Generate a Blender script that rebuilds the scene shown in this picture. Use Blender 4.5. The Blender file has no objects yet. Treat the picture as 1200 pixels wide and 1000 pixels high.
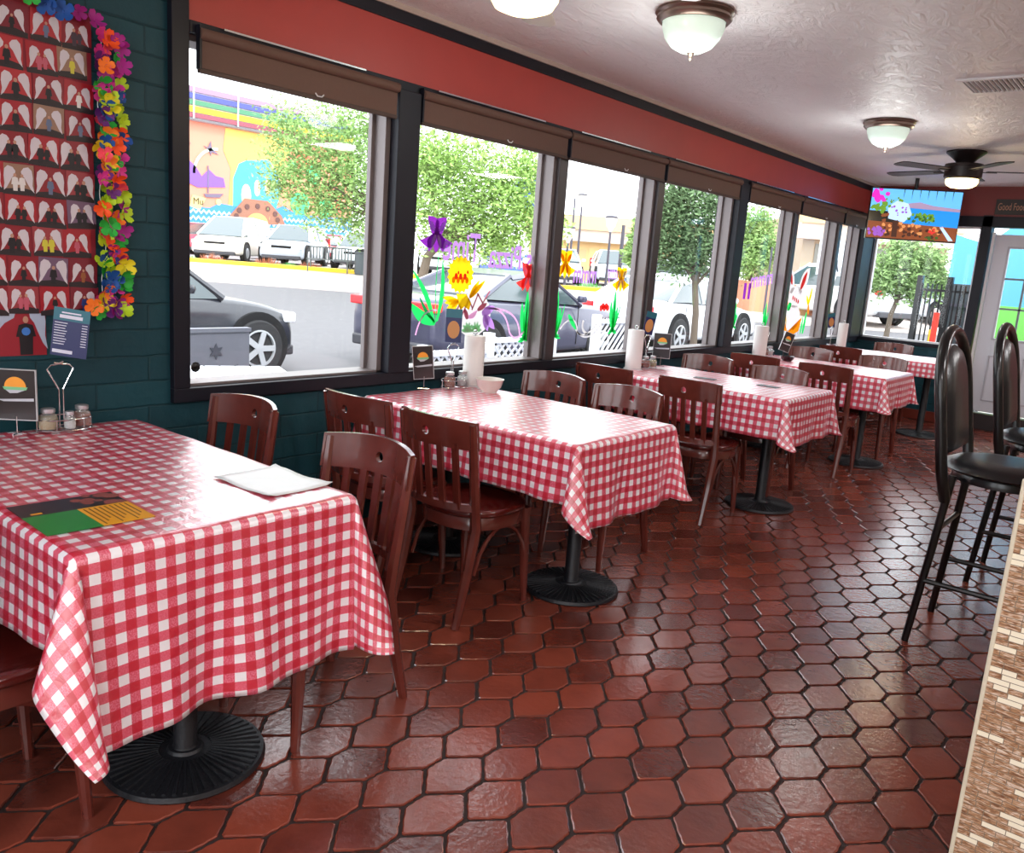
import bpy, bmesh, math, random
from mathutils import Vector, Matrix
random.seed(7)
PI = math.pi
sc = bpy.context.scene
COL = sc.collection

# ------------------------------------------------------------------ materials
def lin(c):
    c = c / 255.0
    return c / 12.92 if c <= 0.04045 else ((c + 0.055) / 1.055) ** 2.4
def rgb(r, g, b): return (lin(r), lin(g), lin(b), 1)
_m = {}
def mat(name, col=(200, 200, 200), rough=0.5, metal=0.0, noise=0.0, nscale=20, bump=0.0, bscale=60, coat=0.0, spec=0.5, emit=None, estr=1.0, trans=0.0):
    if name in _m: return _m[name]
    m = bpy.data.materials.new(name); m.use_nodes = True; _m[name] = m
    nt = m.node_tree; b = nt.nodes['Principled BSDF']
    b.inputs['Base Color'].default_value = rgb(*col)
    b.inputs['Roughness'].default_value = rough
    b.inputs['Metallic'].default_value = metal
    b.inputs['Coat Weight'].default_value = coat
    b.inputs['Coat Roughness'].default_value = 0.1
    b.inputs['Specular IOR Level'].default_value = spec
    b.inputs['Transmission Weight'].default_value = trans
    if emit:
        b.inputs['Emission Color'].default_value = rgb(*emit); b.inputs['Emission Strength'].default_value = estr
    if noise or bump:
        tc = nt.nodes.new('ShaderNodeTexCoord')
    if noise:
        n = nt.nodes.new('ShaderNodeTexNoise'); n.inputs['Scale'].default_value = nscale; n.inputs['Detail'].default_value = 5
        nt.links.new(tc.outputs['Object'], n.inputs['Vector'])
        mx = nt.nodes.new('ShaderNodeMix'); mx.data_type = 'RGBA'
        c = rgb(*col)
        mx.inputs[6].default_value = tuple(max(0, v * (1 - noise)) for v in c[:3]) + (1,)
        mx.inputs[7].default_value = tuple(min(1, v * (1 + noise)) for v in c[:3]) + (1,)
        nt.links.new(n.outputs['Fac'], mx.inputs[0]); nt.links.new(mx.outputs[2], b.inputs['Base Color'])
    if bump:
        n2 = nt.nodes.new('ShaderNodeTexNoise'); n2.inputs['Scale'].default_value = bscale; n2.inputs['Detail'].default_value = 4
        nt.links.new(tc.outputs['Object'], n2.inputs['Vector'])
        bp = nt.nodes.new('ShaderNodeBump'); bp.inputs['Strength'].default_value = bump; bp.inputs['Distance'].default_value = 0.01
        nt.links.new(n2.outputs['Fac'], bp.inputs['Height']); nt.links.new(bp.outputs['Normal'], b.inputs['Normal'])
    return m

def glass_mat(name, tint=(255, 255, 255), refl=1.0):
    if name in _m: return _m[name]
    m = bpy.data.materials.new(name); m.use_nodes = True; _m[name] = m
    nt = m.node_tree; nt.nodes.clear()
    o = nt.nodes.new('ShaderNodeOutputMaterial'); mx = nt.nodes.new('ShaderNodeMixShader')
    t = nt.nodes.new('ShaderNodeBsdfTransparent'); g = nt.nodes.new('ShaderNodeBsdfGlossy'); f = nt.nodes.new('ShaderNodeLayerWeight')
    t.inputs['Color'].default_value = rgb(*tint); g.inputs['Roughness'].default_value = 0.02
    pw = nt.nodes.new('ShaderNodeMath'); pw.operation = 'POWER'; pw.inputs[1].default_value = 5
    nt.links.new(f.outputs['Facing'], pw.inputs[0])
    mu = nt.nodes.new('ShaderNodeMath'); mu.operation = 'MULTIPLY_ADD'; mu.inputs[1].default_value = 0.9 * refl; mu.inputs[2].default_value = 0.03 * refl
    nt.links.new(pw.outputs[0], mu.inputs[0]); nt.links.new(mu.outputs[0], mx.inputs[0])
    nt.links.new(t.outputs[0], mx.inputs[1]); nt.links.new(g.outputs[0], mx.inputs[2]); nt.links.new(mx.outputs[0], o.inputs[0])
    return m

def N(nt, typ, **kw):
    n = nt.nodes.new(typ)
    for k, v in kw.items():
        if k.startswith('_'): n.inputs[int(k[1:])].default_value = v
        else: setattr(n, k, v)
    return n

def gingham():
    m = bpy.data.materials.new('gingham_vinyl'); m.use_nodes = True; nt = m.node_tree; L = nt.links
    b = nt.nodes['Principled BSDF']
    uv = N(nt, 'ShaderNodeUVMap'); sp = N(nt, 'ShaderNodeSeparateXYZ'); L.new(uv.outputs[0], sp.inputs[0])
    def stripe(out):
        a = N(nt, 'ShaderNodeMath', operation='DIVIDE', _1=0.050); L.new(out, a.inputs[0])
        f = N(nt, 'ShaderNodeMath', operation='FRACT'); L.new(a.outputs[0], f.inputs[0])
        l = N(nt, 'ShaderNodeMath', operation='LESS_THAN', _1=0.5); L.new(f.outputs[0], l.inputs[0])
        return l.outputs[0]
    su, sv = stripe(sp.outputs[0]), stripe(sp.outputs[1])
    nz = N(nt, 'ShaderNodeTexNoise'); nz.inputs['Scale'].default_value = 260; nz.inputs['Detail'].default_value = 3; L.new(uv.outputs[0], nz.inputs['Vector'])
    r1 = N(nt, 'ShaderNodeMapRange', _1=0.4, _2=0.6); L.new(nz.outputs['Fac'], r1.inputs[0])
    white = rgb(238, 236, 240); red = rgb(196, 22, 52); pink = rgb(226, 120, 142); pinkd = rgb(212, 58, 88)
    pk = N(nt, 'ShaderNodeMix', data_type='RGBA'); pk.inputs[6].default_value = pink; pk.inputs[7].default_value = pinkd; L.new(r1.outputs[0], pk.inputs[0])
    pk2 = N(nt, 'ShaderNodeMix', data_type='RGBA'); pk2.inputs[0].default_value = 0.45; pk2.inputs[6].default_value = rgb(222, 84, 108); L.new(pk.outputs[2], pk2.inputs[7])
    a = N(nt, 'ShaderNodeMix', data_type='RGBA'); a.inputs[6].default_value = white; L.new(sv, a.inputs[0]); L.new(pk.outputs[2], a.inputs[7])
    c = N(nt, 'ShaderNodeMix', data_type='RGBA'); c.inputs[7].default_value = red; L.new(sv, c.inputs[0]); L.new(pk2.outputs[2], c.inputs[6])
    d = N(nt, 'ShaderNodeMix', data_type='RGBA'); L.new(su, d.inputs[0]); L.new(a.outputs[2], d.inputs[6]); L.new(c.outputs[2], d.inputs[7])
    L.new(d.outputs[2], b.inputs['Base Color'])
    b.inputs['Roughness'].default_value = 0.34; b.inputs['Specular IOR Level'].default_value = 0.7
    b.inputs['Coat Weight'].default_value = 1.0; b.inputs['Coat Roughness'].default_value = 0.3; b.inputs['Coat IOR'].default_value = 1.7
    n2 = N(nt, 'ShaderNodeTexNoise'); n2.inputs['Scale'].default_value = 26; n2.inputs['Detail'].default_value = 6; n2.inputs['Distortion'].default_value = 1.2
    L.new(uv.outputs[0], n2.inputs['Vector'])
    bp = N(nt, 'ShaderNodeBump'); bp.inputs['Strength'].default_value = 0.35; bp.inputs['Distance'].default_value = 0.006
    L.new(n2.outputs['Fac'], bp.inputs['Height']); L.new(bp.outputs[0], b.inputs['Normal']); L.new(bp.outputs[0], b.inputs['Coat Normal'])
    return m

def block_mat(name, c1, c2, bw, bh, mortar, bump=0.6, rough=0.45, axes='yz', nb=0.5):
    m = bpy.data.materials.new(name); m.use_nodes = True; nt = m.node_tree; L = nt.links; b = nt.nodes['Principled BSDF']
    tc = N(nt, 'ShaderNodeTexCoord'); sp = N(nt, 'ShaderNodeSeparateXYZ'); L.new(tc.outputs['Object'], sp.inputs[0])
    cb = N(nt, 'ShaderNodeCombineXYZ'); ix = {'x': 0, 'y': 1, 'z': 2}
    L.new(sp.outputs[ix[axes[0]]], cb.inputs[0]); L.new(sp.outputs[ix[axes[1]]], cb.inputs[1])
    nz0 = N(nt, 'ShaderNodeTexNoise'); nz0.inputs['Scale'].default_value = 9; L.new(tc.outputs['Object'], nz0.inputs['Vector'])
    ad = N(nt, 'ShaderNodeMix', data_type='VECTOR'); ad.inputs[0].default_value = 0.012; L.new(cb.outputs[0], ad.inputs[4]); L.new(nz0.outputs['Color'], ad.inputs[5])
    br = N(nt, 'ShaderNodeTexBrick'); br.inputs['Scale'].default_value = 1; br.inputs['Brick Width'].default_value = bw; br.inputs['Row Height'].default_value = bh
    br.inputs['Mortar Size'].default_value = mortar; br.inputs['Mortar Smooth'].default_value = 0.6; br.offset = 0.5
    L.new(ad.outputs[1], br.inputs['Vector'])
    br.inputs['Color1'].default_value = rgb(*c1); br.inputs['Color2'].default_value = rgb(*c2); br.inputs['Mortar'].default_value = rgb(*[v * 0.8 for v in c1])
    L.new(br.outputs['Color'], b.inputs['Base Color']); b.inputs['Roughness'].default_value = rough; b.inputs['Specular IOR Level'].default_value = 0.3
    nz = N(nt, 'ShaderNodeTexNoise'); nz.inputs['Scale'].default_value = 22; nz.inputs['Detail'].default_value = 6; L.new(tc.outputs['Object'], nz.inputs['Vector'])
    sb = N(nt, 'ShaderNodeMath', operation='MULTIPLY_ADD', _1=-1.0); L.new(br.outputs['Fac'], sb.inputs[0])
    ml = N(nt, 'ShaderNodeMath', operation='MULTIPLY', _1=nb); L.new(nz.outputs['Fac'], ml.inputs[0]); L.new(ml.outputs[0], sb.inputs[2])
    bp = N(nt, 'ShaderNodeBump'); bp.inputs['Strength'].default_value = bump; bp.inputs['Distance'].default_value = 0.02
    L.new(sb.outputs[0], bp.inputs['Height']); L.new(bp.outputs[0], b.inputs['Normal'])
    return m

def mosaic_mat():
    m = bpy.data.materials.new('mosaic_tile'); m.use_nodes = True; nt = m.node_tree; L = nt.links; b = nt.nodes['Principled BSDF']
    tc = N(nt, 'ShaderNodeTexCoord'); sp = N(nt, 'ShaderNodeSeparateXYZ'); L.new(tc.outputs['Object'], sp.inputs[0])
    sm = N(nt, 'ShaderNodeMath', operation='ADD'); L.new(sp.outputs[0], sm.inputs[0]); L.new(sp.outputs[1], sm.inputs[1])
    cb = N(nt, 'ShaderNodeCombineXYZ'); L.new(sm.outputs[0], cb.inputs[0]); L.new(sp.outputs[2], cb.inputs[1])
    br = N(nt, 'ShaderNodeTexBrick'); br.inputs['Scale'].default_value = 1; br.inputs['Brick Width'].default_value = 0.05; br.inputs['Row Height'].default_value = 0.0135
    br.inputs['Mortar Size'].default_value = 0.0009; br.inputs['Mortar Smooth'].default_value = 0.1; br.offset = 0.37; br.offset_frequency = 2; br.squash = 0.6; br.squash_frequency = 3
    br.inputs['Color1'].default_value = (0, 0, 0, 1); br.inputs['Color2'].default_value = (1, 1, 1, 1); br.inputs['Mortar'].default_value = (0.3, 0.3, 0.3, 1)
    L.new(cb.outputs[0], br.inputs['Vector'])
    nz = N(nt, 'ShaderNodeTexNoise'); nz.inputs['Scale'].default_value = 70; nz.inputs['Detail'].default_value = 8; nz.inputs['Distortion'].default_value = 1.5
    mp = N(nt, 'ShaderNodeMapping'); mp.inputs['Scale'].default_value = (0.5, 0.5, 2.5); L.new(tc.outputs['Object'], mp.inputs[0]); L.new(mp.outputs[0], nz.inputs['Vector'])
    cr = N(nt, 'ShaderNodeValToRGB'); L.new(nz.outputs['Fac'], cr.inputs[0])
    cr.color_ramp.elements[0].position = 0.36; cr.color_ramp.elements[0].color = rgb(112, 72, 46)
    cr.color_ramp.elements[1].position = 0.66; cr.color_ramp.elements[1].color = rgb(214, 198, 182)
    e = cr.color_ramp.elements.new(0.5); e.color = rgb(172, 132, 96)
    gt = N(nt, 'ShaderNodeMath', operation='GREATER_THAN', _1=0.78); L.new(br.outputs['Color'], gt.inputs[0])
    mx = N(nt, 'ShaderNodeMix', data_type='RGBA'); L.new(gt.outputs[0], mx.inputs[0]); L.new(cr.outputs[0], mx.inputs[6]); mx.inputs[7].default_value = rgb(236, 228, 204)
    mx2 = N(nt, 'ShaderNodeMix', data_type='RGBA'); L.new(br.outputs['Fac'], mx2.inputs[0]); L.new(mx.outputs[2], mx2.inputs[6]); mx2.inputs[7].default_value = rgb(120, 108, 92)
    L.new(mx2.outputs[2], b.inputs['Base Color']); b.inputs['Roughness'].default_value = 0.3
    return m

def floor_mat():
    m = bpy.data.materials.new('terracotta_tile'); m.use_nodes = True; nt = m.node_tree; L = nt.links; b = nt.nodes['Principled BSDF']
    g = N(nt, 'ShaderNodeNewGeometry'); tc = N(nt, 'ShaderNodeTexCoord')
    nz = N(nt, 'ShaderNodeTexNoise'); nz.inputs['Scale'].default_value = 9; nz.inputs['Detail'].default_value = 5; L.new(tc.outputs['Object'], nz.inputs['Vector'])
    ad = N(nt, 'ShaderNodeMath', operation='ADD'); L.new(g.outputs['Random Per Island'], ad.inputs[0]); L.new(nz.outputs['Fac'], ad.inputs[1])
    hf = N(nt, 'ShaderNodeMath', operation='MULTIPLY', _1=0.5); L.new(ad.outputs[0], hf.inputs[0])
    cr = N(nt, 'ShaderNodeValToRGB'); L.new(hf.outputs[0], cr.inputs[0])
    cr.color_ramp.elements[0].position = 0.25; cr.color_ramp.elements[0].color = rgb(88, 40, 32)
    cr.color_ramp.elements[1].position = 0.75; cr.color_ramp.elements[1].color = rgb(134, 64, 48)
    L.new(cr.outputs[0], b.inputs['Base Color'])
    b.inputs['Roughness'].default_value = 0.2; b.inputs['Specular IOR Level'].default_value = 1.0
    n2 = N(nt, 'ShaderNodeTexNoise'); n2.inputs['Scale'].default_value = 45; n2.inputs['Detail'].default_value = 5; L.new(tc.outputs['Object'], n2.inputs['Vector'])
    bp = N(nt, 'ShaderNodeBump'); bp.inputs['Strength'].default_value = 0.22; bp.inputs['Distance'].default_value = 0.006
    L.new(n2.outputs['Fac'], bp.inputs['Height']); L.new(bp.outputs[0], b.inputs['Normal'])
    return m

def ceiling_mat():
    m = bpy.data.materials.new('textured_plaster'); m.use_nodes = True; nt = m.node_tree; L = nt.links; b = nt.nodes['Principled BSDF']
    tc = N(nt, 'ShaderNodeTexCoord')
    b.inputs['Base Color'].default_value = rgb(232, 228, 230); b.inputs['Roughness'].default_value = 0.42
    n2 = N(nt, 'ShaderNodeTexNoise'); n2.inputs['Scale'].default_value = 7; n2.inputs['Detail'].default_value = 9; n2.inputs['Roughness'].default_value = 0.62; n2.inputs['Distortion'].default_value = 1.6
    mp = N(nt, 'ShaderNodeMapping'); mp.inputs['Scale'].default_value = (1.6, 0.8, 1); mp.inputs['Rotation'].default_value = (0, 0, 0.6)
    L.new(tc.outputs['Object'], mp.inputs[0]); L.new(mp.outputs[0], n2.inputs['Vector'])
    rm = N(nt, 'ShaderNodeMapRange', _1=0.42, _2=0.7); L.new(n2.outputs['Fac'], rm.inputs[0])
    bp = N(nt, 'ShaderNodeBump'); bp.inputs['Strength'].default_value = 0.45; bp.inputs['Distance'].default_value = 0.02
    L.new(rm.outputs[0], bp.inputs['Height']); L.new(bp.outputs[0], b.inputs['Normal'])
    return m

M_WOOD = mat('mahogany_wood', (98, 42, 34), 0.26, noise=0.32, nscale=14, coat=0.5)
M_SEAT = mat('mahogany_seat', (84, 24, 20), 0.22, noise=0.25, nscale=10, coat=0.6)
M_IRON = mat('cast_iron', (30, 31, 36), 0.42, 0.3, bump=0.2, bscale=90)
M_TRIM = mat('dark_navy_paint', (20, 21, 32), 0.45, spec=0.3)
M_ALU = mat('anodised_frame', (120, 112, 112), 0.45, 0.35)
M_RED = mat('red_paint', (172, 62, 56), 0.42, noise=0.1, nscale=5, bump=0.05, bscale=12)
M_BLACKM = mat('black_metal', (14, 14, 16), 0.3, 0.3, coat=0.3)
M_VINYL = mat('black_vinyl', (20, 20, 23), 0.32, bump=0.08, bscale=120)
M_CHROME = mat('chrome_wire', (210, 212, 215), 0.18, 1.0)
M_WHITE = mat('white_paint', (225, 226, 230), 0.45)
M_PAPER = mat('white_paper', (228, 232, 236), 0.6)
M_GLASSJ = mat('jar_glass', (235, 240, 240), 0.05, trans=0.85)
M_GING = gingham()

# ------------------------------------------------------------------ mesh builder
class MB:
    def __init__(s): s.bm = bmesh.new(); s.uv = None; s.mi = 0
    def face(s, pts, mi=None):
        vs = [s.bm.verts.new(p) for p in pts]
        f = s.bm.faces.new(vs); f.material_index = s.mi if mi is None else mi
        return f
    def box(s, x0, x1, y0, y1, z0, z1, M=None, mi=None):
        c = [(x, y, z) for z in (z0, z1) for y in (y0, y1) for x in (x0, x1)]
        vs = [s.bm.verts.new(M @ Vector(p) if M else p) for p in c]
        for q in ((0, 2, 3, 1), (4, 5, 7, 6), (0, 1, 5, 4), (2, 6, 7, 3), (0, 4, 6, 2), (1, 3, 7, 5)):
            f = s.bm.faces.new([vs[i] for i in q]); f.material_index = s.mi if mi is None else mi
        return s
    def tube(s, pts, r, n=8, closed=False, flat=None):
        pts = [Vector(p) for p in pts]; k = len(pts); rings = []
        rr = r if isinstance(r, (list, tuple)) else [r] * k
        up = None
        for i, p in enumerate(pts):
            if closed: d = pts[(i + 1) % k] - pts[i - 1]
            else: d = pts[min(i + 1, k - 1)] - pts[max(i - 1, 0)]
            d.normalize()
            if up is None:
                up = Vector((0, 0, 1)) if abs(d.z) < 0.9 else Vector((1, 0, 0))
            a = d.cross(up)
            if a.length < 1e-4: a = d.cross(Vector((0, 1, 0)))
            a.normalize(); b2 = a.cross(d).normalized(); up = b2
            fx, fy = flat if flat else (1, 1)
            rings.append([s.bm.verts.new(p + (a * math.cos(t) * fx + b2 * math.sin(t) * fy) * rr[i]) for t in [2 * PI * j / n for j in range(n)]])
        m = k if closed else k - 1
        for i in range(m):
            A, B = rings[i], rings[(i + 1) % k]
            for j in range(n):
                f = s.bm.faces.new((A[j], A[(j + 1) % n], B[(j + 1) % n], B[j])); f.material_index = s.mi
        if not closed:
            f = s.bm.faces.new(rings[0][::-1]); f.material_index = s.mi
            f = s.bm.faces.new(rings[-1]); f.material_index = s.mi
        return s
    def lathe(s, prof, n=24, c=(0, 0, 0), M=None):
        rings = []
        for (r, z) in prof:
            if r < 1e-5: rings.append([s.bm.verts.new(_tr(M, (c[0], c[1], c[2] + z)))])
            else: rings.append([s.bm.verts.new(_tr(M, (c[0] + r * math.cos(2 * PI * j / n), c[1] + r * math.sin(2 * PI * j / n), c[2] + z))) for j in range(n)])
        for A, B in zip(rings[:-1], rings[1:]):
            for j in range(n):
                j2 = (j + 1) % n
                if len(A) == 1 and len(B) == 1: continue
                if len(A) == 1: vs = (A[0], B[j2], B[j])
                elif len(B) == 1: vs = (A[j], A[j2], B[0])
                else: vs = (A[j], A[j2], B[j2], B[j])
                f = s.bm.faces.new(vs); f.material_index = s.mi
        return s
    def prism(s, poly, fn, t):       # poly list of (a,b); fn(a,b,d)->xyz ; thickness t
        A = [s.bm.verts.new(fn(a, b, 0)) for a, b in poly]; B = [s.bm.verts.new(fn(a, b, t)) for a, b in poly]
        n = len(poly)
        for F in (A, B[::-1]):
            f = s.bm.faces.new(F); f.material_index = s.mi
        for i in range(n):
            f = s.bm.faces.new((A[i], B[i], B[(i + 1) % n], A[(i + 1) % n])); f.material_index = s.mi
        return s
    def loft(s, rings, cap=True):
        R = [[s.bm.verts.new(p) for p in r] for r in rings]; n = len(R[0])
        for A, B in zip(R[:-1], R[1:]):
            for j in range(n):
                f = s.bm.faces.new((A[j], A[(j + 1) % n], B[(j + 1) % n], B[j])); f.material_index = s.mi
        if cap:
            s.bm.faces.new(R[0][::-1]).material_index = s.mi; s.bm.faces.new(R[-1]).material_index = s.mi
        return s
    def build(s, name, m, parent=None, smooth=35, bevel=0, fix=True):
        if fix: bmesh.ops.recalc_face_normals(s.bm, faces=s.bm.faces)
        me = bpy.data.meshes.new(name); s.bm.to_mesh(me); s.bm.free()
        for mm in (m if isinstance(m, list) else [m]): me.materials.append(mm)
        if smooth:
            for p in me.polygons: p.use_smooth = True
            me.set_sharp_from_angle(angle=math.radians(smooth))
        o = bpy.data.objects.new(name, me); COL.objects.link(o)
        if parent: o.parent = parent
        if bevel:
            b = o.modifiers.new('bevel', 'BEVEL'); b.width = bevel; b.segments = 2; b.limit_method = 'ANGLE'
        return o
def _tr(M, p): return M @ Vector(p) if M else Vector(p)

def empty(name, loc=(0, 0, 0), rz=0.0):
    o = bpy.data.objects.new(name, None); COL.objects.link(o); o.location = loc; o.rotation_euler = (0, 0, rz); o.empty_display_size = 0.1
    return o
def tag(o, label=None, cat=None, group=None, kind=None):
    if label: o['label'] = label
    if cat: o['category'] = cat
    if group: o['group'] = group
    if kind: o['kind'] = kind
    return o
def struct(o): o['kind'] = 'structure'; return o
def copy_tree(o, parent=None):
    c = o.copy(); COL.objects.link(c)
    if parent: c.parent = parent
    for ch in list(o.children): copy_tree(ch, c)
    return c
def RZ(a): return Matrix.Rotation(a, 4, 'Z')
def T(x, y, z): return Matrix.Translation((x, y, z))

# ------------------------------------------------------------------ camera
F = 981.0; CAM = Vector((3.095, 0, 1.45))
yd = Vector((810, -137, 981)).normalized(); dn = Vector((-360, 4900, 981)).normalized()
dn = (dn - yd * dn.dot(yd)).normalized(); up = -dn; xd = yd.cross(up)
if xd.x < 0: xd = -xd
RM = Matrix((xd, yd, up))       # world = RM @ camera(x right, y down, z forward)
cam = bpy.data.cameras.new('camera'); cam.sensor_fit = 'HORIZONTAL'; cam.sensor_width = 36; cam.lens = F / 1200 * 36; cam.clip_end = 500
co = bpy.data.objects.new('camera', cam); COL.objects.link(co)
r3 = Matrix((RM.col[0], -RM.col[1], -RM.col[2])).transposed()
co.matrix_world = Matrix.Translation(CAM) @ r3.to_4x4()
sc.camera = co
def at(u, v, s):                # photograph point at a distance s in front of the camera -> world point
    return CAM + RM @ Vector(((u - 600) / F * s, (v - 500) / F * s, s))

CZ = 2.555                      # ceiling height
FY = 10.2                       # far wall
# ------------------------------------------------------------------ floor
def make_floor():
    b = MB(); x1, y0 = 5.4, -2.4
    b.box(-0.15, x1, y0, FY + 0.12, -0.12, -0.006, mi=1)
    W, H, P = 0.155, 0.235, 0.16
    rnd = random.Random(3)
    j0 = int((y0 - 1.94) / P) - 1
    for j in range(j0, int((FY - 1.94) / P) + 2):
        cy = 1.94 + j * P; off = (j % 2) * W / 2
        for i in range(-15, 24):
            cx = 2.151 + off + i * W
            if cx < 0.0 or cx > x1 or cy < y0 or cy > FY: continue
            g = 0.0045; pts = []
            base = [(0, 0.122), (W / 2, 0.038), (W / 2, -0.038), (0, -0.122), (-W / 2, -0.038), (-W / 2, 0.038)]
            jj = [(rnd.uniform(-1, 1) * 0.0015, rnd.uniform(-1, 1) * 0.0015) for _ in range(6)]
            for k in range(6):
                a, c = base[k], base[(k + 1) % 6]
                for t, w in ((0.06, 0), (0.3, 0.0016), (0.5, -0.0012), (0.72, 0.0016), (0.94, 0)):
                    px = a[0] + (c[0] - a[0]) * t; py = a[1] + (c[1] - a[1]) * t
                    l = math.hypot(px, py); s_ = 1 - (g + w) / l
                    s_ -= 0.012 if t in (0.06, 0.94) else 0
                    pts.append((px * s_ + jj[k][0], py * s_ + jj[k][1]))
            dz = rnd.uniform(-0.0006, 0.0006); tx, ty = rnd.uniform(-.006, .006), rnd.uniform(-.006, .006)
            def zz(px, py, h): return h + dz + px * tx + py * ty
            n = len(pts)
            R0 = [b.bm.verts.new((cx + p[0], cy + p[1], -0.007)) for p in pts]
            R1 = [b.bm.verts.new((cx + p[0], cy + p[1], zz(*p, -0.0022))) for p in pts]
            R2 = [b.bm.verts.new((cx + p[0] * 0.955, cy + p[1] * 0.955, zz(*p, 0.0))) for p in pts]
            for A, B in ((R0, R1), (R1, R2)):
                for k in range(n): b.bm.faces.new((A[k], A[(k + 1) % n], B[(k + 1) % n], B[k])).material_index = 0
            b.bm.faces.new(R2).material_index = 0
    o = b.build('floor', [floor_mat(), mat('dark_grout', (38, 26, 24), 0.75, bump=0.3)], smooth=12, fix=False)
    struct(o)
make_floor()

# ------------------------------------------------------------------ ceiling, walls
M_CEIL = ceiling_mat()
struct(MB().box(-0.25, 5.55, -2.55, FY + 0.25, CZ, CZ + 0.2).build('ceiling', M_CEIL, smooth=0))
M_TEAL = block_mat('teal_block', (22, 68, 78), (18, 60, 70), 0.40, 0.098, 0.005, bump=0.45, rough=0.55)
M_TEALX = block_mat('teal_block_far', (22, 68, 78), (18, 60, 70), 0.40, 0.098, 0.005, axes='xz', rough=0.55)
w = MB()
w.box(-0.2, 0, -2.4, 1.70, 0, CZ)                 # full height part by the poster
w.box(-0.2, 0, 1.70, FY, 0, 0.80)                 # under the windows
struct(w.build('wall_left', M_TEAL, smooth=0))
w = MB(); w.box(-0.2, 0.012, 1.77, FY, 2.225, 2.475)
struct(w.build('trim_1', M_RED, smooth=0))
w = MB()
w.box(-0.2, 0.02, 1.70, FY, 2.475, 2.53)          # dark strip under ceiling
w.box(-0.2, 0.03, 1.7701, FY, 2.185, 2.228)         # head above blinds
w.box(-0.2, 0.03, 1.70, FY, 0.795, 0.852)         # sill frame
w.box(-0.2, 0.03, 1.70, 1.77, 0.852, 2.475)          # first jamb
struct(w.build('trim_2', M_TRIM, smooth=0, bevel=0.003))
w = MB(); w.box(-0.2, 0.028, 1.77, FY, 2.53, CZ)
struct(w.build('trim_3', mat('pale_moulding', (182, 166, 158), 0.5), smooth=0))
w = MB()
w.box(-0.15, 0.05, 2.81, 2.95, 0.852, 2.186)
w.box(-0.15, 0.05, 6.56, 6.72, 0.852, 2.186)
w.box(-0.15, 0.05, 9.84, FY, 0.852, 2.186)
struct(w.build('trim_4', M_TRIM, smooth=0, bevel=0.004))
M_GLASS = glass_mat('window_glass', refl=0.5)
MULL = [(1.77, 2.81), (2.95, 4.13), (4.215, 5.30), (5.385, 6.56), (6.72, 7.86), (7.94, 9.08), (9.16, 9.84)]
WIN = []
for i, (a, b_) in enumerate(MULL):
    e = struct(empty('window_%d' % (i + 1), (-0.1, a, 0.852)))
    f = MB(); t = 0.03
    f.box(-0.03, 0.095, -0.0, t * 0.5, 0, 1.334); f.box(-0.03, 0.095, b_ - a - t, b_ - a, 0, 1.334)
    f.box(-0.03, 0.095, 0, b_ - a, 0, 0.012); f.box(-0.03, 0.095, 0, b_ - a, 1.31, 1.334)
    f.box(0.0, 0.02, 0, 0.03, 0, 1.334); f.box(0.0, 0.02, b_ - a - 0.05, b_ - a, 0, 1.334)
    f.build('frame', M_ALU, e, smooth=0, bevel=0.002)
    MB().box(-0.004, 0.0, 0.012, b_ - a - 0.03, 0.012, 1.31).build('glass', M_GLASS, e, smooth=0)
    WIN.append(e)
    if i in (1, 2, 4, 5):       # flat dark mullions between neighbouring panes
        pass
w = MB()
for y0, y1 in ((4.13, 4.215), (5.30, 5.385), (7.86, 7.94), (9.08, 9.16)):
    w.box(-0.13, 0.02, y0, y1, 0.852, 2.186)
struct(w.build('trim_5', mat('mullion_brown', (58, 50, 52), 0.4), smooth=0, bevel=0.003))

# roller blinds
M_BLIND = mat('brown_blind', (98, 72, 62), 0.7, noise=0.08, nscale=60)
BL = [(1.80, 2.80, 'above the pane with the mural'), (2.96, 4.16, 'above the pane with the painted chick'), (4.18, 5.32, 'above the pane showing street lamps'),
      (5.34, 6.55, 'above the pane with the white sedan'), (6.73, 7.89, 'above the pane with the painted red iris'), (7.91, 9.11, 'above the pane with the painted bunny'), (9.13, 9.83, 'next to the corner television')]
for a, b_, wh in BL:
    e = tag(empty('roller_blind', (0.0, a, 2.06)), 'brown roller blind rolled up high ' + wh, 'blind', 'roller blinds along the window wall')
    L_ = b_ - a
    MB().box(0.032, 0.042, 0.0, L_, 0.0, 0.125).tube([(0.045, 0, 0.125), (0.045, L_, 0.125)], 0.022, 12).build('blind_fabric', M_BLIND, e)
    MB().box(0.028, 0.048, 0, L_, -0.012, 0.006).build('hem_bar', mat('blind_hem', (70, 52, 46), 0.6), e, smooth=0, bevel=0.003)
    MB().tube([(0.052, L_ * 0.55 + d * 0.022, 0.004 + (0.010 if abs(d) == 1 else 0.0)) for d in (-1, -.5, 0, .5, 1)], 0.0028, 6).build('pull_tab', M_WHITE, e)
    MB().box(0.03, 0.055, -0.004, 0.006, 0.0, 0.155).build('end_bracket', M_TRIM, e, smooth=0)
    MB().box(0.045, 0.052, 0.1, L_ * 0.8, 0.157, 0.164).build('head_rail', M_CHROME, e, smooth=0)

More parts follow.
